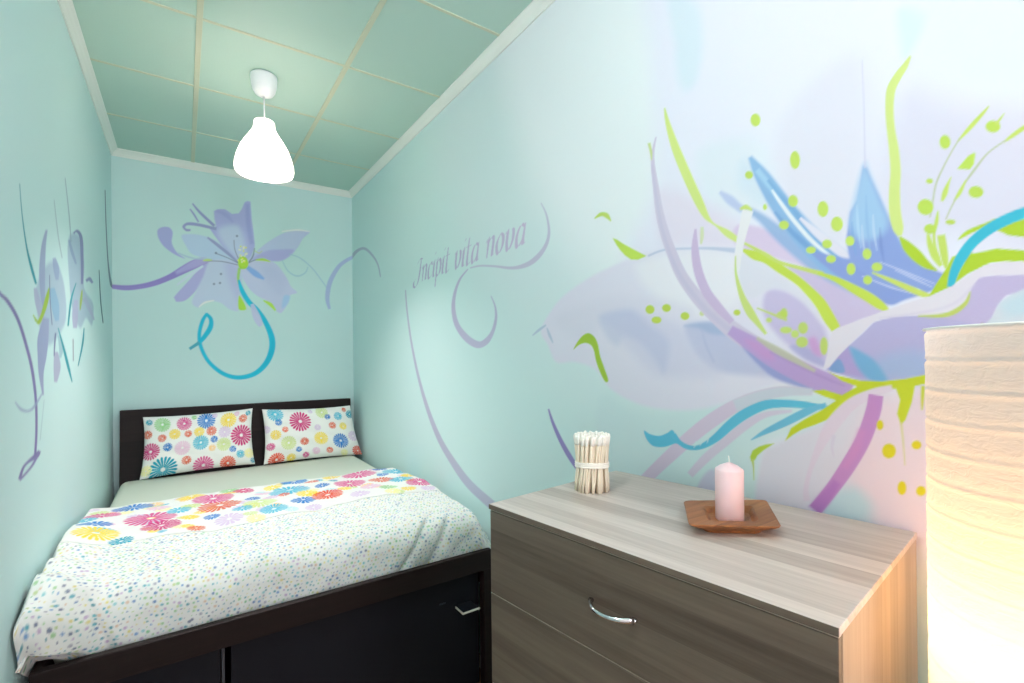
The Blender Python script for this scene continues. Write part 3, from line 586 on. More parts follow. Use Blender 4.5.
cv = Canvas(U, Vl, MINT); cv.rgb[:, U < -.15] = PALE; paint_mural(cv, MURAL_LEFT, LEVEL_L, .005)
G1, G2 = np.meshgrid(U, Vl)
tag(grid_mesh('wall_left', np.full_like(G1, XL), G1, G2, cv.rgb, wall_paint, smooth=False), kind='structure')

mint_plain = plain('wall_paint_plain', (231, 230, 228), .55, 0, .1, 260)
# rear wall behind the camera, with an unseen window added to light the room
WX0, WX1, WZ0, WZ1 = -.05, 1.05, .95, 2.30
bm = bmesh.new()
add_box(bm, XL, WX0, YR - .12, YR, FZ, H); add_box(bm, WX1, XR, YR - .12, YR, FZ, H)
add_box(bm, WX0, WX1, YR - .12, YR, FZ, WZ0); add_box(bm, WX0, WX1, YR - .12, YR, WZ1, H)
tag(bm_obj('wall_rear', bm, mint_plain), kind='structure')
white_pvc = plain('white_window_plastic', (240, 241, 240), .35)
bm = bmesh.new(); t_ = .05
for b_ in ((WX0, WX1, WZ0, WZ0 + t_), (WX0, WX1, WZ1 - t_, WZ1), (WX0, WX0 + t_, WZ0, WZ1), (WX1 - t_, WX1, WZ0, WZ1), ((WX0 + WX1) / 2 - .03, (WX0 + WX1) / 2 + .03, WZ0, WZ1)):
    add_box(bm, b_[0], b_[1], YR - .09, YR - .03, b_[2], b_[3], .004)
win = tag(bm_obj('added_window_1', bm, white_pvc), kind='structure')
glass, nt_, gb = new_mat('window_glass'); gb.inputs['Transmission Weight'].default_value = 1; gb.inputs['Roughness'].default_value = .02; gb.inputs['IOR'].default_value = 1.45
box_obj('pane', (WX0 + t_, WX1 - t_, YR - .062, YR - .058, WZ0 + t_, WZ1 - t_), glass, win, 0)

# floor of laminate boards
lam = wood('floor_laminate', (120, 92, 66), (170, 136, 100), .19, 40, 1)
tag(box_obj('floor', (XL, XR, YR, YB, FZ - .06, FZ), lam, None, 0), kind='structure')

# suspended ceiling: painted tiles sitting in a grid of strips
tile_paint = plain('ceiling_tile_paint', (180, 209, 197), .6, 0, .12, 120)
strip_paint = plain('ceiling_strip_paint', (198, 203, 178), .5)
bm = bmesh.new()
XA, YT = .066, 3.575
xs = [XL, XA, XA + .6, XR]; ys = [YR] + [YT - .6 * k for k in range(9, -1, -1)] + [YB]
for a, b_ in zip(xs, xs[1:]):
    for c, d in zip(ys, ys[1:]):
        add_box(bm, a, b_, c, d, H + .001, H + .02)
ceil = tag(bm_obj('ceiling', bm, tile_paint), kind='structure')
for x in xs[1:3]:
    box_obj('grid_strip', (x - .0115, x + .0115, YR, YB, H - .004, H + .004), strip_paint, ceil, .001)
for y in ys[1:-1]:
    for a, b_ in zip(xs, xs[1:]):
        box_obj('cross_strip', (a + .012, b_ - .012, y - .007, y + .007, H - .0025, H + .004), strip_paint, ceil, .0008)
# white cornice along the three visible walls, mitred cove section
cor = plain('white_cornice', (226, 232, 226), .5)
prof = [(0, 0), (.036, 0), (.036, -.006), (.026, -.013), (.014, -.026), (.007, -.040), (.007, -.0465), (0, -.0465)]
def cornice(name, p0, p1, inn, m0, m1):
    d = (Vector(p1) - Vector(p0)).normalized(); inn = Vector(inn)
    vs = []; n = len(prof)
    for P, sgn in ((Vector(p0), m0), (Vector(p1), -m1)):
        for a, z in prof: vs.append(P + inn * a + d * (a * sgn) + Vector((0, 0, z)))
    fs = [(k, (k + 1) % n, n + (k + 1) % n, n + k) for k in range(n)] + [tuple(range(n)), tuple(range(2 * n - 1, n - 1, -1))]
    o = mesh_obj(name, vs, fs, cor)
    bm = bmesh.new(); bm.from_mesh(o.data); bmesh.ops.recalc_face_normals(bm, faces=bm.faces[:]); bm.to_mesh(o.data); bm.free()
    tag(o, kind='structure')
cornice('trim_1', (XL + .0005, YR, H), (XL + .0005, YB, H), (1, 0, 0), 0, 1)
cornice('trim_2', (XL, YB - .0005, H), (XR, YB - .0005, H), (0, -1, 0), 1, 1)
cornice('trim_3', (XR - .0005, YB, H), (XR - .0005, YR, H), (-1, 0, 0), 1, 0)
# skirting
sk = plain('skirting_white', (225, 228, 225), .4)
tag(box_obj('baseboard_left', (XL, XL + .012, YR, YB, FZ, FZ + .06), sk), kind='structure')
tag(box_obj('baseboard_back', (XL + .012, XR - .012, YB - .012, YB, FZ, FZ + .06), sk), kind='structure')
tag(box_obj('baseboard_right', (XR - .012, XR, YR, YB, FZ, FZ + .06), sk), kind='structure')

# ------------------------------------------------------------------ bed
black = wood('black_brown_veneer', (14, 10, 10), (38, 27, 26), .3, 60, 0, .5, .06, 3)
black.node_tree.nodes['Principled BSDF'].inputs['Specular IOR Level'].default_value = .2
FY = 1.89
bed = tag(empty('bed', (.404, 3.0, FZ)), 'double bed with black-brown curved headboard and low dark foot rail', 'bed')
def rel(o, parent):          # geometry written in room coordinates, parent at its base
    o.matrix_parent_inverse = Matrix.Translation(-parent.location) if parent.rotation_euler.z == 0 else parent.matrix_basis.inverted()
    return o
# headboard: bowed panel
HX0, HX1 = -.349, 1.157
sec = []
for k in range(15):
    t = k / 14; z = .16 + t * (.931 - .16)
    sec.append((4.094 - .125 * (1 - t) ** 1.7 - .02 * (1 - t), z))
bm = bmesh.new(); rings = []
outline = [(y - .0, z) for y, z in sec] + [(y + .032, z) for y, z in sec[::-1]]
for x in (HX0, HX1): rings.append([bm.verts.new((x, y, z)) for y, z in outline])
n = len(outline)
for k in range(n): bm.faces.new((rings[0][k], rings[0][(k + 1) % n], rings[1][(k + 1) % n], rings[1][k]))
bm.faces.new(rings[0]); bm.faces.new(rings[1][::-1])
bmesh.ops.recalc_face_normals(bm, faces=bm.faces[:])
bmesh.ops.bevel(bm, geom=[e for e in bm.edges if e.calc_face_angle(0) > 1.0], offset=.003, segments=2, affect='EDGES')
rel(bm_obj('headboard', bm, black, bed), bed)
rel(box_obj('foot_rail', (-.366, 1.168, FY, FY + .030, .284, .373), black, bed, .0035), bed)
for x0, x1 in ((-.366, -.340), (1.142, 1.168)):
    rel(box_obj('side_rail', (x0, x1, FY + .031, 3.96, .20, .365), black, bed, .003), bed)
for x0, x1 in ((-.366, -.326), (1.128, 1.168)):
    rel(box_obj('leg', (x0, x1, FY + .004, FY + .045, FZ, .2835), black, bed, .003), bed)
for x0, x1 in ((HX0, HX0 + .04), (HX1 - .04, HX1)):
    rel(box_obj('leg', (x0, x1, 3.972, 4.0, FZ, .1595), black, bed, .003), bed)
pine = plain('pale_slat_wood', (196, 166, 122), .6)
bm = bmesh.new()
for k in range(14): add_box(bm, -.339, 1.141, 2.0 + k * .14, 2.06 + k * .14, .285, .300, .002)
rel(bm_obj('slats', bm, pine, bed), bed)

# drawers pushed under the bed
boxm = plain('dark_blue_black_laminate', (22, 23, 30), .6, 0, .1, 90, .2)
brass = plain('dull_brass_edging', (120, 100, 60), .4, .8)
pale = plain('pale_plastic_edge', (222, 218, 206), .4)
def storage(x0, x1, label):
    o = tag(empty('storage_drawer', ((x0 + x1) / 2, FY + .4, FZ)), label, 'drawer', 'drawers pushed under the bed')
    f = rel(box_obj('drawer_front', (x0, x1, FY + .050, FY + .068, FZ + .010, .262), boxm, o, .003), o)
    bm = bmesh.new()
    add_box(bm, x0 + .01, x0 + .025, FY + .069, FY + .75, FZ + .04, .22); add_box(bm, x1 - .025, x1 - .01, FY + .069, FY + .75, FZ + .04, .22)
    add_box(bm, x0 + .0255, x1 - .0255, FY + .735, FY + .75, FZ + .04, .22); add_box(bm, x0 + .0255, x1 - .0255, FY + .069, FY + .734, FZ + .04, FZ + .05)
    rel(bm_obj('drawer_body', bm, boxm, o), o)
    for cx in (x0 + .05, x1 - .05):
        for cy in (FY + .12, FY + .68):
            bm = bmesh.new(); add_tube(bm, [(cx - .012, cy, FZ + .018), (cx + .012, cy, FZ + .018)], .0178, 12)
            rel(bm_obj('caster', bm, boxm, o), o)
    return o
s1 = storage(-.315, .10, 'dark drawer under the bed with a dull brass edge along its top')
rel(box_obj('edging', (-.315, .10, FY + .046, FY + .052, .2625, .267), brass, s1, .001), s1)
rel(tag(box_obj('corner_strip', (.103, .112, FY + .05, FY + .066, FZ + .010, .262), plain('grey_strip', (64, 66, 72), .4), s1, .001), 'grey vertical strip'), s1)
s2 = storage(.13, 1.1265, 'wide blue-black drawer under the bed with a pale edged pull tab')
bm = bmesh.new(); add_box(bm, 1.003, 1.083, FY - .027, FY + .050, .137, .141, .001)
pl = rel(bm_obj('pull_tab', bm, boxm, s2), s2)
bm = bmesh.new(); add_box(bm, .998, 1.086, FY - .0315, FY - .0275, .1345, .1425, .0008); add_box(bm, .998, 1.0025, FY - .0275, FY + .040, .1345, .1425, .0008)
tag(bm_obj('tab_edge', bm, pale, pl), 'pale cream edge strip')
rel(box_obj('lock', (.925, .955, FY + .046, FY + .0495, .165, .172), plain('dark_steel', (70, 76, 86), .3, .9), s2, .001), s2)

# mattress under its fitted sheet
sheet = plain('sheet_cotton', (205, 214, 200), .85, 0, .25, 500)
MX0, MX1, MY0, MY1 = -.338, 1.140, 1.985, 3.955
bm = add_box(bmesh.new(), MX0, MX1, MY0, MY1, .302, .492, .045, 5)
tag(bm_obj('mattress', bm, sheet, None, True), 'mattress under a plain pale cream fitted sheet', 'mattress')

# ------------------------------------------------------------------ printed cotton
COT = lin((236, 238, 234)) * .96
def colr(t): return lin(t) * .95
cotton = painted('printed_cotton', .85, .18, 420, .15, .1)
TEAL, AQUA, BLUE, PINK, HOT, ORG, RED, YEL, GRN, PGR, LIL, PCH, PYE, PLK = (24, 160, 185), (70, 185, 212), (20, 122, 200), (214, 84, 146), (205, 48, 124), (222, 104, 72), (224, 74, 30), (244, 216, 70), (150, 208, 140), (206, 222, 150), (218, 200, 226), (246, 204, 140), (244, 240, 170), (232, 196, 218)

def make_pillow(name, label, flowers, W, Hh, T, loc, lean, roll, yaw, skew=(0, 0, 0, 0), nu=190, nv=120):
    """cushion: two pillowed faces that meet in a seam"""
    t = np.linspace(-1, 1, nu); s = np.linspace(-1, 1, nv)
    A, B = np.meshgrid(t, s)
    cv = Canvas(t * W / 2, s * Hh / 2, COT)
    rs = random.Random(len(flowers))
    for x, y, R, c in flowers:
        cv.starburst((x - .5) * W, (y - .5) * Hh, R, colr(c), 20 if R > .045 else 14, COT, rot=rs.random())
    objs = []
    rn = np.random.RandomState(7)
    X = A * W / 2 * (1 - .045 * (1 - B ** 2)); Z = B * Hh / 2 * (1 - .06 * (1 - A ** 2))
    ua, vb = (A + 1) / 2, (B + 1) / 2
    X = X + (skew[0] * (1 - ua) + skew[1] * ua) * vb + (skew[3] * (1 - ua) + skew[2] * ua) * (1 - vb)
    prof = np.clip(1 - A ** 4, 0, 1) ** .55 * np.clip(1 - B ** 4, 0, 1) ** .55
    wr = .004 * np.sin(9 * A + 5 * B) * np.sin(7 * B - 3 * A) + .003 * np.sin(17 * A * B + 2)
    fY = -T / 2 * prof - wr * prof
    o = grid_mesh(name, X, fY, Z, cv.rgb, cotton)
    back = T * .42 * prof
    # add the back face into the same mesh
    bm = bmesh.new(); bm.from_mesh(o.data)
    me2 = grid_mesh('tmp', X[::4, ::4][:, ::-1], back[::4, ::4][:, ::-1], Z[::4, ::4][:, ::-1], np.broadcast_to(COT, X[::4, ::4].shape + (3,)).copy(), cotton)
    bm.from_mesh(me2.data); bm.to_mesh(o.data); bm.free()
    bpy.data.objects.remove(me2)
    o.data.polygons.foreach_set('use_smooth', [True] * len(o.data.polygons))
    o.location = loc; o.rotation_euler = (lean, roll, yaw)
    return tag(o, label, 'pillow', 'flower print pillows')
# left pillow then right pillow: (across, up, radius, colour)
LP = [(.05,.90,.022,TEAL),(.16,.85,.052,GRN),(.35,.84,.050,PINK),(.55,.86,.062,BLUE),(.76,.83,.058,YEL),(.905,.83,.032,ORG),(.955,.92,.020,TEAL),(.03,.70,.030,ORG),(.155,.62,.028,ORG),(.265,.67,.038,YEL),(.385,.655,.026,ORG),(.485,.67,.036,YEL),(.60,.665,.036,ORG),(.725,.62,.044,LIL),(.89,.53,.078,HOT),(.625,.51,.026,BLUE),(.205,.46,.030,BLUE),(.06,.42,.058,HOT),(.335,.42,.052,PLK),(.50,.475,.054,AQUA),(.715,.40,.050,PGR),(.605,.36,.025,PCH),(.80,.30,.025,BLUE),(.87,.20,.030,AQUA),(.955,.20,.036,PYE),(.18,.10,.088,TEAL),(.375,.20,.032,ORG),(.525,.07,.068,PINK),(.745,.06,.054,RED),(.985,.07,.020,TEAL),(.04,.12,.036,PYE),(.63,.94,.020,LIL),(.44,.94,.018,GRN),(.84,.93,.020,PLK)]
RP = [(.12,.90,.058,AQUA),(.37,.74,.082,HOT),(.14,.74,.026,BLUE),(.20,.60,.024,ORG),(.63,.90,.050,PGR),(.685,.80,.024,BLUE),(.81,.80,.036,AQUA),(.725,.62,.030,ORG),(.85,.59,.032,YEL),(.965,.82,.036,TEAL),(.10,.51,.038,YEL),(.225,.34,.055,PGR),(.39,.345,.032,ORG),(.57,.38,.054,YEL),(.785,.30,.062,BLUE),(.95,.38,.044,LIL),(.05,.30,.030,PINK),(.325,.20,.022,BLUE),(.645,.13,.026,ORG),(.395,.08,.024,PINK),(.11,.05,.054,RED),(.25,.06,.032,YEL),(.955,.08,.044,RED),(.50,.14,.030,PLK),(.80,.06,.028,PYE),(.90,.92,.020,ORG),(.50,.93,.018,LIL),(.55,.60,.026,LIL),(.01,.62,.030,LIL)]
make_pillow('pillow', 'left of two flower print pillows, a pink burst at its end by the gap', LP, .69, .40, .13, (.118, 3.925, .703), math.radians(-11), math.radians(-1.5), 0, (.012, -.042, -.048, -.014))
make_pillow('pillow', 'flower print pillow beside the right wall, a blue burst low on it', RP, .66, .40, .13, (.815, 3.925, .692), math.radians(-11), math.radians(1), 0, (-.012, -.032, .045, -.006))


# ------------------------------------------------------------------ duvet
def smooth(e0, e1, x):
    t = np.clip((x - e0) / (e1 - e0), 0, 1); return t * t * (3 - 2 * t)
def duvet_surface(S, T):
    """S across the bed (metres), T distance from the folded edge towards the foot"""
    x = S.copy()
    yb = 3.01; L1 = .965                                   # flat run, then over the foot end
    y = yb - T; z = np.full_like(T, .545)
    # crown
    z += .020 * np.sin(np.clip(T / L1, 0, 1) * PI)
    # over the end: quarter round then straight down
    r = .10; a = np.clip((T - L1) / r, 0, PI / 2 * .97); over = np.clip(T - L1 - r * PI / 2 * .97, 0, None)
    y = np.where(T > L1, yb - L1 - r * np.sin(a) + .05 * over, y)
    z = np.where(T > L1, z - r * (1 - np.cos(a)) - over, z)
    # left side bunches up against the wall, right side slips down the edge of the mattress
    lf = smooth(-.20, -.345, S)
    z += lf * (.062 + .012 * np.sin(13 * T + .6)) * smooth(1.30, 1.0, T) * smooth(-.02, .85, T)
    z -= smooth(-.362, -.384, S) * .045
    y -= lf * smooth(.70, 1.08, T) * smooth(1.285, 1.12, T) * (.125 + .012 * np.sin(40 * z))
    z -= smooth(1.105, 1.190, S) ** 1.5 * .11
    z -= smooth(1.0, 1.10, S) * .006
    y -= smooth(1.08, 1.17, S) * smooth(.8, 1.08, T) * smooth(1.285, 1.15, T) * .035
    z += lf * .085 * smooth(1.12, 1.27, T)
    y += lf * smooth(.6, 1.0, T) * .018 * np.sin(38 * T + 9 * S)
    z += lf * smooth(.5, .9, T) * .011 * np.sin(52 * T - 20 * S + 1)
    # soft wrinkles
    w = .0050 * np.sin(11 * S + 4 * T) * np.sin(9 * T - 3 * S + 1) + .0035 * np.sin(23 * S - 14 * T + 2) * np.sin(6 * S + 17 * T)
    w += .0025 * np.sin(41 * S + 19 * T) * np.sin(29 * T + 8 * S)
    fr = smooth(.86, 1.08, T)
    w += -.014 * fr * np.exp(-((S - .93 + .55 * (T - 1.15)) / .022) ** 2) * smooth(1.5, 1.2, T) - .012 * fr * np.exp(-((S - .80 + .75 * (T - 1.15)) / .02) ** 2)
    w += -.016 * fr * np.exp(-((S + .22 - .35 * (T - 1.15)) / .02) ** 2) + .006 * fr * np.sin(S * 19)
    z += w * (1 - fr); y -= np.where(fr > 0, w * fr * 1.2, 0)
    return x, y, z
Tmax = .98 + .157 * .97 + .138
su = np.linspace(-.380, 1.188, 470); tv = np.linspace(0, Tmax, 400)
cv = Canvas(su, tv, COT)
rs = random.Random(11)
DOTC = [(30, 150, 165), (40, 165, 185), (60, 180, 190), (110, 190, 130), (150, 205, 140), (232, 222, 120), (226, 214, 130), (60, 120, 180), (90, 150, 205), (196, 170, 205), (165, 165, 180), (130, 205, 210), (222, 190, 160), (90, 105, 140), (190, 210, 140)]
g = .0150
for iy in range(int(Tmax / g) + 2):
    for ix in range(int(1.6 / g) + 2):
        cx = -.39 + (ix + .5 * (iy % 2) + rs.uniform(-.28, .28)) * g; cy = (iy + rs.uniform(-.28, .28)) * g
        r_ = rs.choice((.0020, .0025, .0029, .0033, .0038, .0046, .0052)); c = colr(rs.choice(DOTC))
        win_ = cv.window(cx - r_ * 1.4, cx + r_ * 1.4, cy - r_ * 1.4, cy + r_ * 1.4); i0, i1, j0, j1 = win_
        if i1 <= i0 or j1 <= j0: continue
        X, Y = np.meshgrid(cv.u[i0:i1] - cx, cv.v[j0:j1] - cy)
        cv.lay(win_, np.clip((r_ * 1.2 - np.hypot(X, Y)) / (r_ * .5), 0, 1) * .82, c)
S, T = np.meshgrid(su, tv)
X, Y, Z = duvet_surface(S, T)
duvet = grid_mesh('duvet', X[::-1], Y[::-1], Z[::-1], cv.rgb[::-1], cotton)
tag(duvet, 'white duvet with tiny coloured dots and a flowered turned-back top, spread over the bed', 'duvet')
so = duvet.modifiers.new('thickness', 'SOLIDIFY'); so.thickness = .005; so.offset = -1
# turned-back flap with the big flower print
fu = np.linspace(-.378, 1.176, 420); fv = np.linspace(-.020, .66, 230)
cv = Canvas(fu, fv, COT)
# rows of flowers measured on the flap: (x, distance from fold, radius, colour)
FL = [(-.20,.10,.085,BLUE),(.03,.06,.07,YEL),(.20,.03,.05,GRN),(-.30,.22,.07,PINK),(-.10,.20,.05,PLK),(.12,.17,.095,PINK),(.26,.08,.055,HOT),(.40,.10,.05,YEL),(.34,.20,.045,PLK),(.52,.02,.075,BLUE),(.60,.10,.042,ORG),(.72,.05,.055,YEL),(.87,.10,.105,PINK),(1.02,.02,.05,BLUE),(1.08,.14,.085,AQUA),(.70,.17,.03,TEAL),(.98,.20,.038,BLUE),(.46,.25,.105,AQUA),(.62,.27,.042,BLUE),(.76,.30,.09,PINK),(-.12,.38,.10,PINK),(.14,.33,.095,ORG),(-.30,.42,.06,BLUE),(-.02,.30,.05,AQUA),(.28,.30,.038,BLUE),(.30,.42,.08,PGR),(.52,.38,.055,YEL),(.93,.32,.075,ORG),(1.10,.30,.05,YEL),(1.02,.38,.07,AQUA),(-.28,.56,.075,YEL),(-.08,.52,.075,HOT),(.10,.50,.035,BLUE),(.16,.58,.06,LIL),(.34,.56,.065,AQUA),(.48,.49,.06,BLUE),(.60,.47,.08,RED),(.22,.47,.045,AQUA),(.70,.42,.04,YEL),(.83,.45,.06,PLK),(.90,.53,.05,GRN),(1.08,.50,.075,PINK),(.74,.57,.055,LIL),(.98,.60,.04,YEL),(.50,.62,.04,LIL),(-.20,.64,.04,TEAL),(.04,.62,.035,ORG),(-.34,.30,.04,AQUA),(.02,.45,.04,YEL),(.42,.33,.03,ORG)]
rs = random.Random(21)
for k in range(90):          # small pale fillers between the big flowers
    cv.starburst(rs.uniform(-.36, 1.16), rs.uniform(.01, .64), rs.uniform(.018, .042), colr(rs.choice((PYE, PLK, PGR, LIL, PCH, AQUA, YEL, (190, 226, 232)))), 14, COT, rot=k)
for k, (x, t, R, c) in enumerate(FL): cv.starburst(x, t, R, colr(c), 22 if R > .06 else 14, COT, rot=k * .7)

S, T = np.meshgrid(fu, fv)
edge = .022 * np.sin(S * 5 + 1) + .010 * np.sin(S * 13)
T2 = T + edge * (T / .66)
T2 = T2 - .05 * smooth(-.1, -.37, S) * (T / .66) * -1
X, Y, Z = duvet_surface(S, np.clip(T2, 0, None))
lip = np.clip(1 - ((T - .02) / .04), 0, 1)
Z += .0065 + .004 * smooth(.3, 0, T) - .018 * np.clip((-T) / .02, 0, 1) - .0035 * smooth(.60, .66, T)
Y += np.clip(-T, 0, None) * .6
flap = grid_mesh('turned_back_flap', X[::-1], Y[::-1], Z[::-1], cv.rgb[::-1], cotton, duvet)
tag(flap, 'flower printed turned-back part')
so = flap.modifiers.new('thickness', 'SOLIDIFY'); so.thickness = .003; so.offset = -1

# ------------------------------------------------------------------ chest of drawers
DX, DY, DYAW, DL, DW, DH = .6959, .2757, -.11874, .7213, .4955, .900
# local axes: +X along the chest away from the camera, +Y to the wall; origin at the near front corner
ash_lit = wood('grey_ash_lit', (164, 151, 143), (218, 207, 199), .062, 70, 0, .42, .12, 1.0, .5)  # lit copy of the chest's laminate, light from above put into the colour
ash_shaded = wood('grey_ash_shaded', (76, 64, 55), (114, 101, 88), .06, 70, 0, .42, .12, 5.0, .4)  # shaded copy of the same laminate, darkened where less light falls
ash_warmed = wood('grey_ash_warmed', (134, 118, 101), (176, 158, 137), .055, 60, 2, .45, .1, 9.0, .55)  # same laminate, made warmer and darker to carry the floor lamp's glow
chrome = plain('polished_steel', (214, 216, 220), .14, 1.0)
chest = tag(empty('chest_of_drawers', (DX, DY, FZ)), 'grey wood-grain chest of drawers in front of the painted lily', 'chest of drawers')
chest.matrix_basis = Matrix(((-math.sin(DYAW), math.cos(DYAW), 0, DX), (-math.cos(DYAW), -math.sin(DYAW), 0, DY), (0, 0, 1, FZ), (0, 0, 0, 1)))
def lower_children(o):          # parts were measured from lens level, their thing stands on the floor
    for ch in o.children: ch.matrix_parent_inverse = Matrix.Translation((0, 0, -FZ))
def bx(name, x0, x1, y0, y1, z0, z1, mat, parent, bev): return box_obj(name, (-x1, -x0, y0, y1, z0, z1), mat, parent, bev)
tag(bx('side_panel', 0, .016, .0125, DW, FZ, DH - .0125, ash_warmed, chest, .001), 'lamp-lit side panel')
bx('side_panel', DL - .016, DL, .0125, DW, FZ, DH - .0125, ash_warmed, chest, .001)
bx('back_panel', .0165, DL - .0165, DW - .008, DW, FZ, DH - .0125, ash_shaded, chest, 0)
bx('plinth', .0165, DL - .0165, .03, .045, FZ, FZ + .035, ash_shaded, chest, .001)
bx('top_panel', -.001, DL + .001, -.003, DW + .002, DH - .012, DH, ash_lit, chest, .0012)
bx('shaded_edge', 0, DL, -.0045, -.0032, DH - .0115, DH - .0006, ash_shaded, chest, 0)  # dark strip painting the shade on the top's front edge
lit_edge = plain('lit_edge_pale', (190, 178, 160), .4)  # pale colour stands for light caught on the drawers' top edges
edges = [.884, .684, .468, .252, .036, -.19]
for k in range(5):
    z1 = edges[k]; z0 = edges[k + 1] + .0035
    dr = bx('drawer', .001, DL - .001, -.001, .0115, z0, z1, ash_shaded, chest, .0012)
    bx('lit_edge_strip', .001, DL - .001, .0010, .0110, z1 + .0002, z1 + .0012, lit_edge, dr, 0)
    cx, cz, hw = -(DL / 2 - .002), (z0 + z1) / 2 - .001, .049
    pts = []; rad = []
    for j in range(17):
        t = j / 16 * 2 - 1
        pts.append((cx + t * hw, -.0065 - .026 * (1 - abs(t) ** 2.4), cz)); rad.append(.0030 + .0018 * abs(t) ** 3)
    bm = add_tube(bmesh.new(), pts, rad, 10, True, 1.5)
    for s_ in (-1, 1): add_tube(bm, [(cx + s_ * hw, -.001, cz), (cx + s_ * hw, -.0085, cz)], .0044, 12)
    tag(bm_obj('handle', bm, chrome, dr, True), 'arched polished metal pull')
    bm = bmesh.new(); w0, w1 = -DL + .03, -.03
    add_box(bm, w0, w0 + .012, .013, DW - .03, z0 + .01, z1 - .03); add_box(bm, w1 - .012, w1, .013, DW - .03, z0 + .01, z1 - .03)
    add_box(bm, w0 + .0125, w1 - .0125, DW - .042, DW - .03, z0 + .01, z1 - .03); add_box(bm, w0 + .0125, w1 - .0125, .013, DW - .0425, z0 + .01, z0 + .014)
    bm_obj('drawer_box', bm, pale, dr)

lower_children(chest)

# candle on its wooden dish
tray_wood = wood('acacia_wood', (112, 66, 36), (178, 118, 72), .05, 90, 0, .45, .2, 2.0, .35)
tray = tag(empty('wooden_dish', (.9362, .5700, DH)), 'square brown wooden dish under the pink candle', 'dish')
RIM = [(-.003, .107), (.145, .006), (.0014, -.098), (-.124, .007)]     # uneven hand-cut outline, corner to corner
def rsq(h, r, z, n=6):
    q = [Vector(c) * (h / .085 * 1.05) for c in RIM]; out = []
    for k in range(4):
        c = q[k]; a = c + (q[k - 1] - c).normalized() * r * 1.3; b = c + (q[(k + 1) % 4] - c).normalized() * r * 1.3
        for j in range(n):
            t = j / (n - 1); p_ = a * (1 - t) ** 2 + c * 2 * t * (1 - t) + b * t * t
            out.append((p_.x, p_.y, z))
    return out[::-1]
levels = [(a, b, c * .82) for a, b, c in [(.056, .02, .0008), (.058, .02, .007), (.074, .014, .018), (.0835, .010, .026), (.085, .011, .029), (.0835, .011, .0305), (.050, .012, .0285), (.046, .012, .025), (.040, .012, .015), (.034, .010, .0125)]]
bm = bmesh.new(); rings = [[bm.verts.new(p_) for p_ in rsq(*lv_)] for lv_ in levels]
n = len(rings[0])
for a, b_ in zip(rings, rings[1:]):
    for k in range(n): bm.faces.new((a[k], a[(k + 1) % n], b_[(k + 1) % n], b_[k]))
bm.faces.new(rings[0][::-1]); bm.faces.new(rings[-1])
bm_obj('dish_body', bm, tray_wood, tray, False)
wax = plain('pink_wax', (249, 216, 221), .42); wax.node_tree.nodes['Principled BSDF'].inputs['Subsurface Weight'].default_value = .25
wax.node_tree.nodes['Principled BSDF'].inputs['Subsurface Radius'].default_value = (.02, .01, .01)
cand = tag(empty('pillar_candle', (.9373, .5732, DH + .0106)), 'pale pink pillar candle with a pointed top standing in the dish', 'candle')
bm = add_lathe(bmesh.new(), [(0, 0), (.0262, 0), (.0277, .0015), (.0277, .103), (.0268, .1055), (.018, .112), (.006, .1175), (.0022, .119), (0, .119)], 48)
bm_obj('wax_body', bm, wax, cand, True)
bm = add_tube(bmesh.new(), [(0, 0, .117), (.0006, 0, .124), (.0003, .0012, .132)], .0010, 8)
tag(bm_obj('wick', bm, plain('white_wick', (244, 240, 232), .8), cand), 'white unburnt wick')

# bundle of cotton tipped sticks
bun = tag(empty('cotton_stick_bundle', (.893, .935, DH)), 'bundle of white cotton-tipped sticks tied round the middle, on the chest', 'bundle')
stick_m = plain('cream_stick', (232, 219, 196), .7, 0, .2, 300); cot_m = plain('white_cotton_tip', (244, 241, 232), .9, 0, .4, 900)
rs = random.Random(5)
HS = .150
for ring, (R, cnt) in enumerate(((.0425, 36), (.0345, 29), (.0265, 22), (.0165, 13))):
    for k in range(cnt):
        a = 2 * PI * (k + rs.uniform(-.3, .3)) / cnt; tw = rs.uniform(-.16, .16) + .10
        hh = HS * rs.uniform(.965, 1.0); dr_ = rs.uniform(-.0016, .0016)
        def at(t):
            pinch = 1 - .10 * math.exp(-((t - .47) / .22) ** 2)
            aa = a + tw * (t - .47) * 1.5; rr = (R + dr_) * pinch * (1.0 + .03 * t)
            return (rr * math.cos(aa), rr * math.sin(aa), .0005 + t * hh)
        bm = bmesh.new(); add_tube(bm, [at(t) for t in (.0, .2, .4, .6, .88)], .0034, 6)
        st_ = bm_obj('stick', bm, stick_m, bun, True)
        bm = bmesh.new(); add_tube(bm, [at(t) for t in (.84, .89, .93, .975, 1.0)], [.0035, .0041, .0048, .0048, .0024], 7)
        bm_obj('cotton_tip', bm, cot_m, st_, True)
bm = bmesh.new(); 
for dz in (-.0045, 0.0, .0045):
    ring_ = [(.0425 * math.cos(2 * PI * k / 40), .0425 * math.sin(2 * PI * k / 40), .0705 + dz + .0015 * math.sin(2 * PI * k / 40 * 2)) for k in range(41)]
    add_tube(bm, ring_, .0030, 6, False)
tag(bm_obj('band', bm, plain('white_cotton_cord', (244, 240, 230), .85, 0, .3, 800), bun, True), 'white cord tied round the sticks')

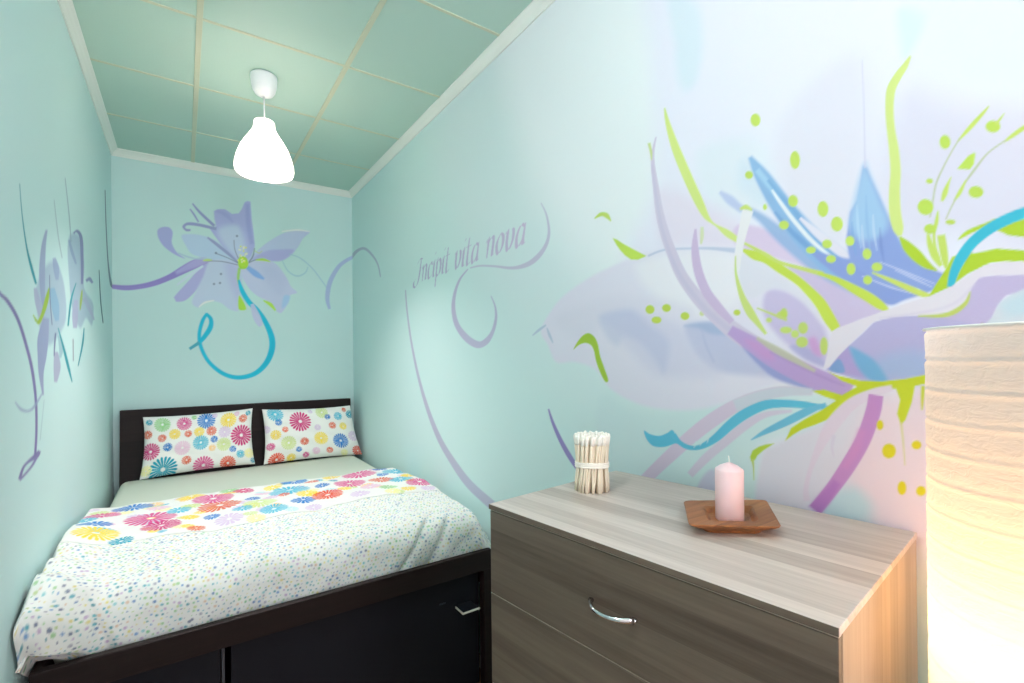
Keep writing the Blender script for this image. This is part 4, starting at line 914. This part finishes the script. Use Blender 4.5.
# ------------------------------------------------------------------ pendant lamp
PX, PY = .343, 2.675
pend = tag(empty('pendant_lamp', (PX, PY, H)), 'lit white bell-shaped pendant lamp hanging over the bed', 'lamp')
wp = plain('white_lamp_plastic', (244, 246, 248), .3)
bm = add_lathe(bmesh.new(), [(0, -.001), (.052, -.001), (.060, -.006), (.061, -.020), (.058, -.052), (.052, -.078), (.042, -.095), (.026, -.104), (.008, -.107), (0, -.107)], 40)
bm_obj('ceiling_cap', bm, wp, pend, True)
bm = add_tube(bmesh.new(), [(0, 0, -.105), (0, 0, -.26)], .0032, 10); bm_obj('cord', bm, wp, pend, True)
shade_m = translucent('opal_plastic', (252, 249, 243), .84)
outer = [(r * .93, -.228 + (z + .206) * .897) for r, z in [(.004, -.206), (.030, -.2065), (.046, -.210), (.0505, -.217), (.0515, -.232), (.053, -.248), (.060, -.266), (.075, -.292), (.096, -.325), (.117, -.365), (.133, -.410), (.142, -.450), (.1445, -.478), (.141, -.496), (.136, -.503)]]
inner = [(r - .0028 if r > .01 else r, z - .0022) for r, z in outer[::-1]]
bm = add_lathe(bmesh.new(), outer + [(.125, -.4952)] + inner[1:], 56)
bm_obj('lamp_shade', bm, shade_m, pend, True)
bm = add_tube(bmesh.new(), [(0, 0, -.238), (0, 0, -.262)], .016, 16); bm_obj('socket', bm, wp, pend, True)
bulb_m = emitter('bulb_glow', (255, 244, 226), 12)
bm = add_lathe(bmesh.new(), [(0, -.2622), (.013, -.2625), (.014, -.266), (.019, -.273), (.021, -.281), (.018, -.290), (.010, -.2955), (0, -.297)], 24)
bm_obj('bulb', bm, bulb_m, pend, True)

# ------------------------------------------------------------------ floor lamp with a paper drum
LX, LY, LR = .976, .121, .136
fl_ = tag(empty('floor_lamp', (LX, LY, FZ)), 'tall glowing white paper cylinder lamp beside the chest of drawers', 'lamp')
Z0, Z1 = .27, 1.2875
nz, na = 330, 150
zz = np.linspace(Z1, Z0, nz); th = np.linspace(0, 2 * PI, na)
TH, ZZ = np.meshgrid(th, zz)
ph = ((Z1 - ZZ) / .0435 + .10 * np.sin(TH * 1.0 + 2.2)) % 1.0
sag = np.where(ph < .72, ph / .72, (1 - ph) / .28) ** 1.3
rn = np.random.RandomState(4)
cr = np.zeros_like(TH)
for k in range(26):
    f1 = rn.randint(3, 26); f2 = rn.uniform(20, 150) * rn.choice((-1, 1))
    cr += np.abs(np.sin(f1 * TH + f2 * ZZ + rn.uniform(0, 6))) * rn.uniform(.2, 1) / 26
R_ = LR - .0012 * sag - .0030 * np.exp(-(np.minimum(ph, 1 - ph) / .05) ** 2) + .0050 * (cr - cr.mean()) * (.25 + .75 * sag) * 1.6
paper = translucent('rice_paper', (222, 217, 212), .85, .35, 55)
sh = grid_mesh('paper_shade', R_ * np.cos(TH), R_ * np.sin(TH), ZZ, None, paper, fl_)
bm = bmesh.new()
circ = lambda r, z: [(r * math.cos(2 * PI * k / 48), r * math.sin(2 * PI * k / 48), z) for k in range(49)]
add_tube(bm, circ(LR + .0005, Z1), .0018, 6, False)
tag(bm_obj('top_wire', bm, plain('white_wire', (238, 238, 234), .4), fl_, True), 'white wire rim')
bm = bmesh.new(); add_tube(bm, circ(LR + .0005, Z0), .0018, 6, False); bm_obj('bottom_wire', bm, bpy.data.materials['white_wire'], fl_, True)
steel = plain('grey_painted_steel', (150, 150, 150), .4, .6)
bm = add_lathe(bmesh.new(), [(0, FZ), (.128, FZ), (.130, FZ + .004), (.126, FZ + .012), (.03, FZ + .02), (0, FZ + .02)], 48); bm_obj('base', bm, steel, fl_, True)
bm = add_tube(bmesh.new(), [(0, 0, FZ + .02), (0, 0, .71)], .009, 12); bm_obj('pole', bm, steel, fl_, True)
bm = add_tube(bmesh.new(), [(0, 0, .71), (0, 0, .75)], .018, 14); bm_obj('socket', bm, wp, fl_, True)
bm = add_lathe(bmesh.new(), [(0, .75), (.014, .751), (.017, .765), (.028, .79), (.031, .81), (.027, .828), (.014, .84), (0, .843)], 24)
bm_obj('bulb', bm, emitter('warm_bulb_glow', (255, 206, 140), 10), fl_, True)


# ------------------------------------------------------------------ lights
def light(name, kind, loc, energy, col=(1, 1, 1), parent=None, **k):
    l = bpy.data.lights.new(name, kind); l.energy = energy; l.color = col
    for a, b_ in k.items(): setattr(l, a, b_)
    o = bpy.data.objects.new(name, l); o.location = loc; link(o, parent); return o
EXPOSURE = 0.27
lower_children(fl_)
light('pendant_light', 'POINT', (0, 0, -.356), 70, (1, .845, .84), pend, shadow_soft_size=.056)
light('floor_lamp_light', 'POINT', (0, 0, .85 - FZ), 4.0, (1, .55, .22), fl_, shadow_soft_size=.032)
o = light('added_window_light', 'AREA', ((WX0 + WX1) / 2, YR - .02, (WZ0 + WZ1) / 2), 38, (1, .875, .94), None, shape='RECTANGLE', size=WX1 - WX0 - .06, size_y=WZ1 - WZ0 - .06)  # area light added inside the unseen rear window
o.rotation_euler = (math.radians(90), 0, 0)
light('added_fill_light', 'POINT', (-.14, .50, 2.46), 21, (1, .865, .92), None, shadow_soft_size=.12)  # unseen fill light added near the ceiling above the camera, no fixture
w = bpy.data.worlds.new('sky'); bpy.context.scene.world = w; w.use_nodes = True
w.node_tree.nodes['Background'].inputs[0].default_value = (.75, .86, 1, 1); w.node_tree.nodes['Background'].inputs[1].default_value = 1.0


# ------------------------------------------------------------------ camera
cam = bpy.data.cameras.new('camera'); co = bpy.data.objects.new('camera', cam); link(co)
cam.sensor_fit = 'HORIZONTAL'; cam.sensor_width = 36; cam.lens = 480.71 / 1024 * 36
cam.shift_y = (357.18 - 341.5) / 1024; cam.clip_start = .02
r_ = Vector((0.82532252, -0.56457186, -0.01006731)); u_ = Vector((0.00664728, -0.00811341, 0.99994499)); f_ = Vector((0.56462249, 0.82534404, 0.00294331))
co.matrix_world = Matrix(((r_.x, u_.x, -f_.x, 0), (r_.y, u_.y, -f_.y, 0), (r_.z, u_.z, -f_.z, EYE), (0, 0, 0, 1)))
sc = bpy.context.scene; sc.camera = co
vs = sc.view_settings; vs.view_transform = 'Standard'; vs.look = 'None'; vs.gamma = 1.0; vs.use_curve_mapping = False; vs.exposure = EXPOSURE
sc.cycles.use_denoising = True
sc.cycles.max_bounces = 10; sc.cycles.diffuse_bounces = 8; sc.cycles.sample_clamp_indirect = 6
# stand the whole room on floor level 0
for o in list(C.objects):
    if o.parent is None: o.location.z -= FZ
